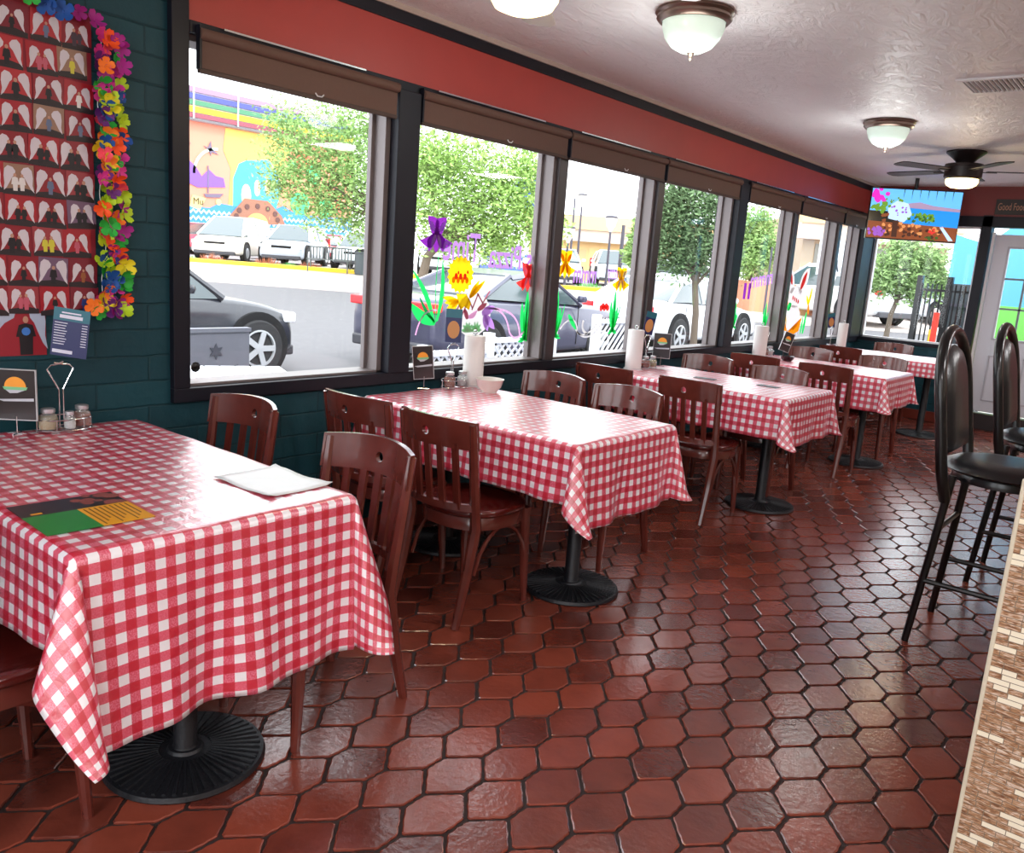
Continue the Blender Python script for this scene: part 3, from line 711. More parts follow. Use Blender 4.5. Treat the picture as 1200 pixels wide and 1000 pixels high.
blobs('tan', .5, .8, .45, .12, 26, .012, .03); blobs('dbr', .5, .86, .45, .1, 26, .01, .03); blobs('red', .75, .82, .06, .05, 8, .01, .02); blobs('pur', .1, .88, .1, .08, 14, .02, .035); blobs('dgr', .75, .95, .1, .05, 8, .01, .02)
blobs('brn', .18, .6, .05, .12, 6, .015, .03)
sp_([(.8, .72), (.84, .72), (.97, .98), (.92, .99)], 'pale'); sp_([(.27, .66), (.33, .62), (.34, .97), (.28, .97)], 'dbr')
for k_ in range(7): x = .35 + k_ * .09; sp_([(x, 0), (x + .012, 0), (x + .004, .2)], 'dgr')
b.build('screen', mats, tv, smooth=0, fix=False)

# sign over the door
def text(s, size, mtx, m, name, parent=None, ext=0.001, mirror=False, align='LEFT', off=0.0):
    cu = bpy.data.curves.new(name, 'FONT'); cu.body = s; cu.size = size; cu.extrude = ext; cu.align_x = align; cu.resolution_u = 3; cu.offset = off
    o = bpy.data.objects.new(name, cu); COL.objects.link(o)
    dg = bpy.context.evaluated_depsgraph_get(); me = bpy.data.meshes.new_from_object(o.evaluated_get(dg)); bpy.data.objects.remove(o)
    if mirror: me.transform(Matrix.Scale(-1, 4, (1, 0, 0)))
    me.transform(mtx); me.materials.clear(); me.materials.append(m); me.name = name
    o = bpy.data.objects.new(name, me); COL.objects.link(o)
    if parent: o.parent = parent
    return o
sg = tag(empty('wall_sign', (1.225, FY - 0.005, 2.27)), 'dark grey wooden sign reading Good Food on the maroon wall over the door', 'sign')
MB().box(0, 0.62, -0.018, 0.0, 0, 0.155).build('board', mat('charcoal_board', (52, 50, 48), 0.6), sg, smooth=0, bevel=0.003)
text('Good Food', 0.105, T(0.022, -0.019, 0.045) @ Matrix.Rotation(PI / 2, 4, 'X') @ Matrix.Diagonal((0.52, 1, 1, 1)), mat('tan_lettering', (176, 130, 104), 0.5), 'lettering', sg)

# ------------------------------------------------------------------ photo collage, print, garland on the left wall (wall plane x = 0)
def wl(x): return lambda a, c, d=0: (x + d, a, c)      # a = y, c = z
M_PH = [mat('photo_red_%d' % k_, c, 0.35) for k_, c in enumerate(((158, 22, 38), (134, 20, 36), (172, 40, 48), (120, 26, 44), (150, 52, 60), (146, 112, 92), (110, 84, 110)))]
M_WING = mat('photo_wing', (206, 200, 208), 0.4)
FC = [(24, 22, 30), (60, 44, 62), (96, 110, 140), (204, 196, 60), (220, 216, 214), (150, 90, 50), (30, 60, 130), (190, 90, 110)]
M_FIG = [mat('photo_cloth_%d' % k_, c, 0.4) for k_, c in enumerate(FC)]
M_SKIN = mat('photo_skin', (186, 140, 118), 0.45); M_DARK = mat('photo_dark', (38, 30, 36), 0.45)
wing = [(0.008, 0.025), (0.016, 0.036), (0.030, 0.040), (0.040, 0.030), (0.043, 0.008), (0.041, -0.015), (0.046, -0.038), (0.036, -0.028), (0.026, -0.010), (0.018, 0.006), (0.010, 0.014)]
def photo(parent, y, z, w_, h_, rot, k_, dx, sc_=1.0, fig=True):
    ca, sa = math.cos(rot), math.sin(rot)
    def fn(x): return lambda a, c, d=0: (x + d, y + a * ca - c * sa, z + a * sa + c * ca)
    p = MB(); p.prism([(-w_ / 2, -h_ / 2), (w_ / 2, -h_ / 2), (w_ / 2, h_ / 2), (-w_ / 2, h_ / 2)], fn(dx), 0.0008)
    ph = p.build('photo', M_PH[(0, 1, 2, 3, 0, 4, 1, 5, 0, 2, 3, 6, 1)[k_ % 13]], parent, smooth=0)
    g = MB(); g.prism([(-w_ / 2, -h_ / 2), (w_ / 2, -h_ / 2), (w_ / 2, -h_ * 0.33), (0.01, -h_ * .26), (-w_ / 2, -h_ * 0.34)], fn(dx + 0.0008), 0.0001); g.build('ground', M_DARK, ph, smooth=0)
    q = MB()
    for s_ in (-1, 1): q.prism([(s_ * a * sc_ * w_ / 0.1, c * sc_ * h_ / 0.1) for a, c in wing][::s_], fn(dx + 0.0009), 0.0002)
    q.build('wings', M_WING, ph, smooth=0)
    if fig:
        f = MB(); r_ = random.Random(k_ * 7 + 1); n_ = 1 + (r_.random() < 0.35)
        for i in range(n_):
            ox = (i - (n_ - 1) / 2) * 0.02 * sc_; s3 = sc_ * r_.uniform(.8, 1.05)
            f.mi = 0; f.prism([(ox + a * s3, c * s3 - 0.006) for a, c in ((-.009, .012), (-.013, -.012), (-.008, -.012), (-.007, -.034), (.007, -.034), (.008, -.012), (.013, -.012), (.009, .012), (0, .015))], fn(dx + 0.0012), 0.0002)
            f.mi = 1; f.prism([(ox + .0055 * s3 * math.cos(t), .014 * s3 + .0065 * s3 * math.sin(t)) for t in [2 * PI * j / 10 for j in range(10)]], fn(dx + 0.0013), 0.0002)
        f.build('person_figure', [M_FIG[r_.randrange(8)] if r_.random() > .5 else M_FIG[0], M_SKIN], ph, smooth=0)
    return ph
col_e = tag(empty('photo_collage', (0, 0, 0)), 'poster collage of red photos of people with white angel wings on the green wall', 'photo collage')
MB().box(0.001, 0.005, 0.62, 1.42, 1.15, 2.16).build('backing_board', mat('maroon_board', (128, 20, 40), 0.5), col_e, smooth=0)
kk = 0
for r_ in range(10):
    for c_ in range(6):
        y = 1.375 - c_ * 0.099 - (0.02 if r_ % 3 == 1 else 0); z = 2.085 - r_ * 0.099
        kk += 1
        if y < 0.98: continue
        photo(col_e, y + random.uniform(-.004, .004), z + random.uniform(-.004, .004), 0.097, 0.098, random.uniform(-.04, .04), kk, 0.0055 + 0.0004 * (kk % 3), random.uniform(.85, 1.1))
pr = tag(empty('wing_print', (0, 0, 0)), 'larger print of a person in a dark shirt between white wings, hung below the collage', 'photo print')
MB().box(0.001, 0.003, 0.98, 1.243, 1.005, 1.185).build('print_paper', mat('print_red', (150, 30, 46), 0.4), pr, smooth=0)
q = MB()
for s_ in (-1, 1):
    q.prism([(1.178 + s_ * a * (3.6 if s_ < 0 else 1.5), 1.105 + c * 2.1) for a, c in wing][::s_], wl(0.0032), 0.0004)
q.build('wings', mat('print_wing', (172, 186, 208), 0.45), pr, smooth=0)
f = MB(); f.mi = 0
f.prism([(1.178 + a, 1.07 + c) for a, c in ((-.022, .04), (-.032, .0), (-.022, .0), (-.02, -.062), (.02, -.062), (.022, .0), (.032, .0), (.022, .04), (0, .046))], wl(0.004), 0.0004)
f.mi = 1; f.prism([(1.178 + .009 * math.cos(t), 1.128 + .012 * math.sin(t)) for t in [2 * PI * j / 12 for j in range(12)]], wl(0.0046), 0.0003)
f.mi = 2; f.prism([(1.178 + .014 * math.cos(t), 1.088 + .014 * math.sin(t)) for t in [2 * PI * j / 12 for j in range(12)]], wl(0.0047), 0.0003)
f.build('person_figure', [M_FIG[0], M_SKIN, mat('shirt_blue', (60, 120, 200), 0.5)], pr, smooth=0)

# garland of fabric blossoms
gar = tag(empty('flower_garland', (0, 0, 0)), 'neon fabric flower garland running down the right edge and top of the collage', 'garland')
NEON = [(255, 92, 30), (255, 84, 110), (190, 226, 40), (40, 176, 60), (24, 82, 160), (170, 30, 140), (255, 132, 40), (224, 60, 160), (240, 220, 40), (110, 40, 130)]
M_NEON = [mat('neon_petal_%d' % i, c, 0.6) for i, c in enumerate(NEON)]
def blossom_mesh(r, seed):
    rn = random.Random(seed); b = MB(); npet = 5
    for k_ in range(npet):
        a0 = 2 * PI * k_ / npet + rn.uniform(-.15, .15); curl = rn.uniform(.2, .9)
        pts = []
        for i, (rad, wd) in enumerate(((0.1, 0.10), (0.45, 0.34), (0.8, 0.42), (1.0, 0.22))):
            rr = rad * r; h = curl * r * rad * rad * 0.9
            pts.append([(h + (0.1 * r if s_ else 0), rr * math.cos(a0) - s_ * wd * r * math.sin(a0), rr * math.sin(a0) + s_ * wd * r * math.cos(a0)) for s_ in (-1, 0, 1)])
        V = [[b.bm.verts.new(p) for p in row] for row in pts]
        for A, B in zip(V, V[1:]):
            for j in (0, 1): b.bm.faces.new((A[j], A[j + 1], B[j + 1], B[j]))
    b.lathe([(0, 0.0), (0.12 * r, 0.1 * r), (0.0, 0.25 * r)], 8, M=Matrix.Rotation(PI / 2, 4, 'Y'))
    return b
pts = []
zc = 2.135
for i in range(46):
    t = i / 45; z = 2.10 - t * 0.93
    pts.append((1.450 + 0.014 * math.sin(i * 1.3), z))
    if i % 4 != 2: pts.append((1.497 + 0.016 * math.sin(i * 2.1), z - 0.010))
for i in range(11): pts.append((1.42 - i * 0.05, 2.135 + 0.006 * i + 0.01 * math.sin(i * 2)))
pts += [(1.40, 1.175), (1.42, 1.155), (1.44, 1.19), (1.47, 1.165)]
variants = []
for s_ in range(4):
    o = blossom_mesh(0.033, s_).build('flower', M_NEON[0], gar, smooth=60); variants.append(o)
rg = random.Random(21); usedv = set()
for i, (y, z) in enumerate(pts):
    v_ = i % 4
    if v_ not in usedv: o = variants[v_]; usedv.add(v_)
    else: o = variants[v_].copy(); COL.objects.link(o)
    o.parent = gar; o.location = (0.02 + rg.uniform(0, .02), y, z); o.rotation_euler = (rg.uniform(0, 6), rg.uniform(-.5, .5), rg.uniform(-.5, .5)); k_ = rg.uniform(.75, 1.1); o.scale = (k_, k_, k_)
    c_ = rg.randrange(10) if not (len(pts) - 15 <= i < len(pts) - 4) else (5, 5, 4, 4, 3, 3, 2, 2, 0, 0, 1)[i - (len(pts) - 15)]
    for sl in o.material_slots: sl.link = 'OBJECT'; sl.material = M_NEON[c_]
MB().tube([(0.012, 1.445 + 0.01 * math.sin(k_), 2.12 - k_ * 0.05) for k_ in range(20)], 0.0015, 5).build('string', M_WHITE, gar)

# ------------------------------------------------------------------ things on the tables
ZT = 0.7622
M_CAP = mat('jar_cap', (200, 202, 206), 0.3, 0.7)
CONT = {'cheese': mat('parmesan', (206, 182, 128), 0.8, noise=0.2, nscale=400), 'salt': mat('salt', (240, 240, 242), 0.6), 'flakes': mat('pepper_flakes', (176, 76, 40), 0.8, noise=0.5, nscale=500)}
def jar(x, y, z, r, h, cont, lab, grp):
    e = tag(empty('shaker_jar' if cont != 'salt' else 'salt_shaker', (x, y, z)), lab, 'shaker', grp)
    MB().lathe([(0, 0.0), (r * 0.9, 0.0), (r, 0.006), (r * 1.0, h * 0.5), (r * 0.92, h * 0.62), (r * 0.7, h * 0.76), (r * 0.68, h * 0.82)], 24).build('glass_body', M_GLASSJ, e, smooth=60)
    MB().lathe([(0, 0.003), (r * 0.88, 0.003), (r * 0.95, 0.008), (r * 0.95, h * 0.5), (r * 0.6, h * 0.56), (0, h * 0.56)], 20).build('contents', CONT[cont], e, smooth=60)
    MB().lathe([(r * 0.74, h * 0.80), (r * 0.76, h * 0.82), (r * 0.76, h * 0.97), (r * 0.6, h), (0, h)], 20).build('metal_cap', M_CAP, e, smooth=40)
def caddy(x, y, lab, wh, n=3, card=True, faces=0.0, h=0.27, cardlab=None, s=1.0, sup=True):
    e = tag(empty('condiment_caddy', (x, y, ZT), faces), lab, 'caddy', 'wire condiment caddies')
    # local: y = along wall, x = toward aisle
    R_ = 0.085 * s
    ring = lambda z, r: [(r * 0.6 * math.cos(t), r * math.sin(t), z) for t in [2 * PI * j / 28 for j in range(28)]]
    b = MB(); b.tube(ring(0.008, R_ * 1.05), 0.0022, 6, True); b.tube(ring(0.045, R_ * 1.05), 0.0022, 6, True)
    for j in range(6):
        a = 2 * PI * (j + .5) / 6; b.tube([(R_ * .63 * math.cos(a), R_ * 1.05 * math.sin(a), 0.0), (R_ * .63 * math.cos(a), R_ * 1.05 * math.sin(a), 0.045)], 0.0018, 5)
    b.tube([(-R_ * .6, 0, 0.008), (R_ * .6, 0, 0.008)], 0.002, 5); b.tube([(0, -R_, 0.008), (0, R_, 0.008)], 0.002, 5)
    b.build('wire_tray', M_CHROME, e)
    MB().tube([(-0.02, -0.007, 0.006), (-0.02, -0.007, h * 0.52)], 0.0025, 6).tube([(-0.02, 0.007, 0.006), (-0.02, 0.007, h * 0.52)], 0.0025, 6).build('stem', M_CHROME, e)
    MB().tube([(-0.02, -0.007, h * .52), (-0.02, -0.043, h * .78), (-0.02, -0.030, h * .83), (-0.02, 0, h * .845), (-0.02, 0.030, h * .83), (-0.02, 0.043, h * .78), (-0.02, 0.007, h * .52)], 0.0028, 6).build('wire_clip', M_CHROME, e)
    MB().tube([(-0.02, -0.02, h * .86), (-0.02, -0.004, h * .85), (-0.02, 0.01, h * .87)], 0.003, 6).build('card_clamp', M_CHROME, e)
    return e
# nearest table
caddy(0.145, 1.235, 'wire caddy with triangular clip holding three jars on the nearest table', '')
jar(0.155, 1.178, ZT + 0.012, 0.030, 0.072, 'cheese', 'round jar of grated cheese, leftmost in the nearest table caddy', 'shaker jars')
jar(0.185, 1.236, ZT + 0.012, 0.018, 0.062, 'salt', 'small white salt shaker in the middle of the nearest caddy', 'shaker jars')
jar(0.150, 1.292, ZT + 0.012, 0.028, 0.074, 'flakes', 'round jar of red pepper flakes, rightmost in the nearest caddy', 'shaker jars')
M_NAVY = mat('card_navy', (26, 34, 92), 0.35); M_TEALC = mat('card_teal', (24, 104, 122), 0.35); M_PRINT = mat('card_print', (214, 216, 232), 0.4)
def menu_card(x, y, z, w_, h_, rz, lab, tilt=0.0, detail=True):
    e = tag(empty('menu_card', (x, y, z), rz), lab, 'menu card', 'upright menu cards')
    e.rotation_euler = (tilt, 0, rz)
    # local x = width, z = height, faces -y
    MB().box(-w_ / 2, w_ / 2, 0, 0.0015, 0, h_).build('card', M_NAVY, e, smooth=0)
    MB().box(-w_ / 2, w_ / 2, -0.0004, 0, h_ * 0.74, h_).build('header_band', M_TEALC, e, smooth=0)
    if detail:
        b = MB(); b.box(-w_ * .28, w_ * .25, -0.0008, -0.0004, h_ * .89, h_ * .92); b.box(-w_ * .33, w_ * .3, -0.0008, -0.0004, h_ * .79, h_ * .86)
        for k_ in range(9):
            z_ = h_ * (.68 - k_ * .055)
            b.box(-w_ * .45, -w_ * .1 - (k_ % 3) * .003, -0.0006, 0, z_, z_ + h_ * .016); b.box(w_ * .30, w_ * .45, -0.0006, 0, z_, z_ + h_ * .016)
        b.box(-w_ * .45, w_ * .1, -0.0006, 0, h_ * .06, h_ * .13)
        b.build('printed_lines', M_PRINT, e, smooth=0)
    else:
        b = MB(); b.prism([(w_ * .38 * math.cos(t), h_ * .38 + w_ * .55 * math.sin(t)) for t in [2 * PI * j / 18 for j in range(18)]], lambda p, q, d: (p, -0.0005 - d, q), 0.0003)
        b.build('orange_oval', mat('card_orange', (200, 140, 80), 0.4), e, smooth=0)
    return e
_o = menu_card(0.125, 1.262, ZT + 0.250, 0.115, 0.165, 0.62, 'navy and teal menu card clipped above the caddy on the nearest table', 0.0)
_o.rotation_euler = (0.0, 0.12, 0.62 + 0.25)
M_HOLD = mat('holder_black', (44, 40, 44), 0.2, coat=0.5)
def sign_holder(x, y, rz, w_, h_, z0, lab, tilt=0.0, grp='table sign holders'):
    e = tag(empty('sign_holder', (x, y, ZT), rz), lab, 'sign holder', grp)
    Mx = T(0, 0, z0) @ Matrix.Rotation(tilt, 4, 'Y')
    MB().box(-w_ / 2, w_ / 2, 0, 0.004, 0, h_, Mx).build('printed_panel', M_HOLD, e, smooth=0)
    fn = lambda p, q, d: Mx @ Vector((p, -0.0006 - d, q))
    r_ = w_ * 0.27
    b = MB(); b.prism([(r_ * math.cos(t), h_ * .66 + r_ * math.sin(t)) for t in [PI * j / 14 for j in range(15)]], fn, 0.0004); b.build('sun_logo', mat('logo_orange', (245, 160, 40), 0.4), e, smooth=0)
    b = MB(); b.prism([(-r_ * 1.15, h_ * .66), (r_ * 1.15, h_ * .66), (r_ * 1.0, h_ * .6), (-r_ * 1.0, h_ * .6)], fn, 0.0004); b.build('logo_band', mat('logo_green', (120, 196, 140), 0.4), e, smooth=0)
    b = MB(); b.prism([(-r_ * .9, h_ * .6), (r_ * .9, h_ * .6), (r_ * .2, h_ * .54), (-r_ * .5, h_ * .53)], fn, 0.0004); b.prism([(-w_ * .45, h_ * .40), (w_ * .45, h_ * .44), (w_ * .45, h_ * .38), (-w_ * .3, h_ * .36)], fn, 0.0003); b.build('logo_swoosh', mat('logo_pale', (190, 194, 204), 0.4), e, smooth=0)
    b = MB(); t_ = 0.003
    for q_ in ((-w_ / 2 - t_, -w_ / 2, 0, h_), (w_ / 2, w_ / 2 + t_, 0, h_), (-w_ / 2 - t_, w_ / 2 + t_, -t_, 0), (-w_ / 2 - t_, w_ / 2 + t_, h_, h_ + t_)): b.box(q_[0], q_[1], -0.002, 0.006, q_[2], q_[3], Mx)
    b.build('acrylic_edge', mat('acrylic_edge', (190, 192, 196), 0.15), e, smooth=0)
    MB().tube([(0, 0, 0.004), (0, 0, z0 + 0.01)], 0.0025, 6).tube([(-0.03, 0, 0.0025), (0.03, 0, 0.0025)], 0.0025, 6).tube([(0, -0.03, 0.0025), (0, 0.03, 0.0025)], 0.0025, 6).build('stand', M_CHROME, e)
    return e
sign_holder(0.13, 1.09, 0.80, 0.125, 0.165, 0.050, 'dark acrylic sign holder with sunset logo at the left edge, nearest table')
# menu and paper placemat on nearest table
e = tag(empty('menu_placemat', (1.062, 0.885, ZT + 0.0022), -0.04), 'black, green and yellow printed menu sheet lying on the nearest table', 'menu')
MB().box(-0.135, -0.03, -0.125, 0.03, 0, 0.0008).box(-0.135, -0.03, 0.03, 0.125, 0, 0.0008).build('black_panel', mat('menu_black', (34, 32, 38), 0.3, noise=0.4, nscale=60), e, smooth=0)
MB().box(-0.03, 0.125, -0.125, 0.0, 0, 0.0008).build('green_panel', mat('menu_green', (16, 128, 50), 0.3), e, smooth=0)
MB().box(-0.03, 0.125, 0.0, 0.125, 0, 0.0008).build('yellow_panel', mat('menu_yellow', (226, 158, 24), 0.3), e, smooth=0)
b = MB()
for k_ in range(9): b.box(-0.02, 0.115 - (k_ % 3) * 0.02, 0.010 + k_ * 0.0125, 0.0135 + k_ * 0.0125, 0.0008, 0.0011)
b.build('text_line', mat('menu_ink', (110, 70, 20), 0.5), e, smooth=0)
b = MB(); rr_ = random.Random(2)
for k_ in range(16):
    cx, cy, r_ = -0.085 + rr_.uniform(-.045, .045), 0.06 + rr_.uniform(-.05, .055), rr_.uniform(.008, .02)
    b.prism([(cx + r_ * math.cos(t), cy + r_ * math.sin(t)) for t in [2 * PI * j / 8 for j in range(8)]], lambda p, q, d: (p, q, 0.0009 + d + 0.00002 * k_), 0.0002)
b.build('food_picture', mat('menu_food', (134, 66, 60), 0.4, noise=0.4, nscale=80), e, smooth=0)
MB().box(-0.05, -0.04, -0.10, -0.075, 0.0008, 0.0012).build('price_mark', mat('menu_yellow', (226, 158, 24), 0.3), e, smooth=0)
def paper(x, y, rz, w_, h_, lab):
    b = MB(); n_ = 10; V = [[b.bm.verts.new(((i / n_ - .5) * w_, (j / n_ - .5) * h_, 0.003 + 0.003 * math.sin(i * .9) * math.sin(j * .7 + 1) + (0.006 if (i, j) in ((0, n_), (n_, n_), (n_, 0)) else 0))) for j in range(n_ + 1)] for i in range(n_ + 1)]
    for i in range(n_):
        for j in range(n_): b.bm.faces.new((V[i][j], V[i + 1][j], V[i + 1][j + 1], V[i][j + 1]))
    o = b.build('paper_placemat', mat('placemat_paper', (222, 228, 230), 0.4, noise=0.06, nscale=30), smooth=80); o.location = (x, y, ZT + 0.0014); o.rotation_euler = (0, 0, rz)
    m_ = o.modifiers.new('t', 'SOLIDIFY'); m_.thickness = 0.0004
    tag(o, lab, 'placemat')
paper(1.09, 1.415, 0.03, 0.27, 0.22, 'white paper placemat lying at the window-side edge of the nearest table')
# second table
caddy(0.05 + 0.07, 3.215, 'wire caddy with two jars on the second table beside the towel roll', '')
jar(0.13, 3.170, ZT + 0.012, 0.030, 0.078, 'flakes', 'pepper flakes jar in the caddy on the second table', 'shaker jars')
jar(0.135, 3.262, ZT + 0.012, 0.028, 0.078, 'salt', 'clear salt jar in the caddy next to the tall towel roll', 'shaker jars')
_o = menu_card(0.075, 3.235, ZT + 0.235, 0.085, 0.175, 0.65, 'navy card with orange oval standing over the second table caddy', detail=False)
def towel(x, y, h, r, lab):
    e = tag(empty('paper_towel_roll', (x, y, ZT)), lab, 'paper towel roll', 'paper towel rolls')
    MB().lathe([(0, 0.0), (r * 1.15, 0.0), (r * 1.15, 0.006), (0, 0.007)], 28).build('holder_base', M_WHITE, e)
    MB().lathe([(0.02, 0.008), (r, 0.008), (r, h - 0.004), (r * 0.97, h), (0.02, h), (0.02, h - 0.03)], 36).build('paper_roll', mat('towel_paper', (230, 226, 224), 0.85, bump=0.25, bscale=160), e, smooth=40)
    MB().tube([(0, 0, 0.006), (0, 0, h + 0.012)], 0.005, 8).tube([(0.012 * math.cos(t), 0, h + 0.018 + 0.012 * math.sin(t)) for t in [2 * PI * j / 12 for j in range(12)]], 0.003, 6, True).build('holder_rod', M_CHROME, e)
towel(0.115, 3.365, 0.272, 0.056, 'tall white paper towel roll on the second table behind the white bowl')
e = tag(empty('bowl', (0.30, 3.29, ZT)), 'white ceramic bowl on the second table next to the paper towel roll', 'bowl')
MB().lathe([(0, 0.004), (0.035, 0.004), (0.037, 0.0), (0.04, 0.0), (0.042, 0.008), (0.062, 0.028), (0.074, 0.068), (0.0765, 0.07), (0.072, 0.069), (0.058, 0.03), (0.036, 0.012), (0, 0.010)], 40).build('bowl_body', mat('white_ceramic', (226, 222, 214), 0.25, coat=0.4), e, smooth=60)
sign_holder(0.075, 3.035, 0.86, 0.10, 0.165, 0.055, 'small black tabletop sign with sunset logo on the second table before the dark post', tilt=-0.10)
# third table
towel(0.115, 5.03, 0.272, 0.056, 'white paper towel roll on the third table, left of its caddy')
caddy(0.13, 5.20, 'wire caddy with jars beside the sunset sign on the third table', '')
jar(0.14, 5.155, ZT + 0.012, 0.028, 0.076, 'flakes', 'pepper flakes jar in the third table caddy', 'shaker jars')
jar(0.145, 5.245, ZT + 0.012, 0.028, 0.076, 'cheese', 'grated cheese jar in the third table caddy', 'shaker jars')
_o = menu_card(0.09, 5.22, ZT + 0.235, 0.085, 0.16, 1.15, 'dark blue menu card seen nearly edge-on above the third table caddy', detail=False); _o.rotation_euler = (0, 0.18, 1.1)
sign_holder(0.12, 5.40, 0.45, 0.12, 0.175, 0.062, 'black sunset sign holder standing on the third table in front of the white sedan')
for (x, y, rz, lab) in ((0.62, 5.12, 0.2, 'small dark folded card lying mid third table'), (1.02, 5.22, -0.1, 'dark printed leaflet near the aisle end of the third table')):
    o = MB().box(-0.07, 0.07, -0.035, 0.035, 0, 0.002).build('leaflet', mat('leaflet_grey', (86, 92, 96), 0.5, noise=0.5, nscale=50), smooth=0); o.location = (x, y, ZT + 0.002); o.rotation_euler = (0, 0, rz); tag(o, lab, 'leaflet')
# fourth table
towel(0.13, 7.14, 0.27, 0.060, 'white paper towel roll on the fourth table before the painted bunny')
caddy(0.15, 7.28, 'wire caddy with jars on the fourth table behind the towel roll', '')
jar(0.15, 7.235, ZT + 0.012, 0.028, 0.076, 'flakes', 'pepper flakes jar in the fourth table caddy', 'shaker jars')
jar(0.155, 7.325, ZT + 0.012, 0.028, 0.076, 'salt', 'salt jar in the fourth table caddy', 'shaker jars')
o = sign_holder(0.24, 7.42, 0.95, 0.10, 0.17, 0.05, 'black sign holder leaning back on the fourth table', tilt=0.30)
e = tag(empty('bowl', (0.42, 7.06, ZT)), 'small black bowl on the fourth table', 'bowl')
MB().lathe([(0, 0.0), (0.035, 0.0), (0.05, 0.016), (0.062, 0.042), (0.064, 0.043), (0.058, 0.04), (0.04, 0.012), (0, 0.008)], 32).build('bowl_body', mat('black_ceramic', (24, 24, 26), 0.2, coat=0.4), e, smooth=60)
# fifth table
towel(0.17, 9.20, 0.27, 0.05, 'slim white paper towel roll on the farthest table in the corner')
caddy(0.13, 9.03, 'wire caddy on the farthest table by the corner', '')
_o = menu_card(0.10, 9.03, ZT + 0.22, 0.085, 0.15, 1.0, 'dark blue menu card over the caddy on the farthest table', detail=False); _o.rotation_euler = (0, -0.15, 1.0)
#--OUTSIDE--
# ------------------------------------------------------------------ paint on the window panes (children of each pane; local y along wall, z up)
def mat_(name, col, r):
    m = bpy.data.materials.new(name); m.use_nodes = True; nt = m.node_tree; nt.nodes.clear(); _m[name] = m
    o = nt.nodes.new('ShaderNodeOutputMaterial'); mx = nt.nodes.new('ShaderNodeMixShader'); mx.inputs[0].default_value = 0.62
    d = nt.nodes.new('ShaderNodeBsdfDiffuse'); t = nt.nodes.new('ShaderNodeBsdfTranslucent')
    d.inputs[0].default_value = rgb(*col); t.inputs[0].default_value = rgb(*col)
    nt.links.new(d.outputs[0], mx.inputs[1]); nt.links.new(t.outputs[0], mx.inputs[2]); nt.links.new(mx.outputs[0], o.inputs[0])
    return m
PG = mat_('paint_green', (40, 200, 96), 0.6); PGD = mat_('paint_dark_green', (16, 130, 64), 0.6); PP = mat_('paint_purple', (130, 44, 160), 0.6); PL = mat_('paint_lilac', (176, 128, 204), 0.6)
PY = mat_('paint_yellow', (236, 196, 24), 0.6); PO = mat_('paint_orange', (232, 130, 20), 0.6); PR = mat_('paint_red', (228, 60, 56), 0.6); PW = mat_('paint_white', (206, 200, 200), 0.6); PB = mat_('paint_pink', (232, 170, 214), 0.6); PK = mat_('paint_brown', (168, 84, 100), 0.6)
PCOUNT = {}
class Paint:                     # flat brush strokes on the inner face of the glass, given in wall coordinates (y, z)
    def __init__(s, win, name, m):
        s.w = win; PCOUNT[win] = PCOUNT.get(win, -1) + 1; s.x0 = 0.0012 + 0.0016 * PCOUNT[win]; s.n = name; s.m = m; s.b = MB(); s.o = WIN[win].location
    def f(s, x=0.0012): return lambda p, q, d: (x + d, p - s.o.y, q - s.o.z)
    def poly(s, pts, mi=0): s.b.mi = mi; s.b.face([s.f(s.x0 + 0.0004 * mi + 0.00002 * (len(s.b.bm.faces) % 15))(a, c, 0) for a, c in pts]); return s
    def ell(s, cy, cz, ry, rz, a=0, mi=0, n=16):
        return s.poly([(cy + ry * math.cos(t) * math.cos(a) - rz * math.sin(t) * math.sin(a), cz + ry * math.cos(t) * math.sin(a) + rz * math.sin(t) * math.cos(a)) for t in [2 * PI * j / n for j in range(n)]], mi)
    def leaf(s, y0, z0, y1, z1, w, bend=0.0, mi=0):
        n = 8; L_, R_ = [], []; dy, dz = y1 - y0, z1 - z0; l = math.hypot(dy, dz); ny, nz = -dz / l, dy / l
        for i in range(n + 1):
            t = i / n; ww = w * math.sin(PI * min(1, t * .9 + .1)) ** .8 * .5 + 0.001; bb = bend * math.sin(PI * t)
            cy, cz = y0 + dy * t + ny * bb, z0 + dz * t + nz * bb
            L_.append((cy + ny * ww, cz + nz * ww)); R_.append((cy - ny * ww, cz - nz * ww))
        return s.poly(L_ + R_[::-1], mi)
    def line(s, pts, w, mi=0):
        s.b.mi = mi
        for a, c in zip(pts, pts[1:]):
            a = (a[0] - (c[0] - a[0]) * .12, a[1] - (c[1] - a[1]) * .12)
            l = math.hypot(c[0] - a[0], c[1] - a[1]) or 1; ny, nz = -(c[1] - a[1]) / l * w / 2, (c[0] - a[0]) / l * w / 2
            s.b.face([s.f(s.x0 + 0.0004 * mi + 0.0003)(p_, q_, 0) for p_, q_ in [(a[0] + ny, a[1] + nz), (c[0] + ny, c[1] + nz), (c[0] - ny, c[1] - nz), (a[0] - ny, a[1] - nz)]])
        return s
    def done(s): return s.b.build(s.n, s.m, WIN[s.w], smooth=0, fix=False)
def curve(p0, p1, p2, p3, n=12):
    return [tuple((1 - t) ** 3 * a + 3 * (1 - t) ** 2 * t * b_ + 3 * (1 - t) * t * t * c + t ** 3 * d for a, b_, c, d in zip(p0, p1, p2, p3)) for t in [i / n for i in range(n + 1)]]
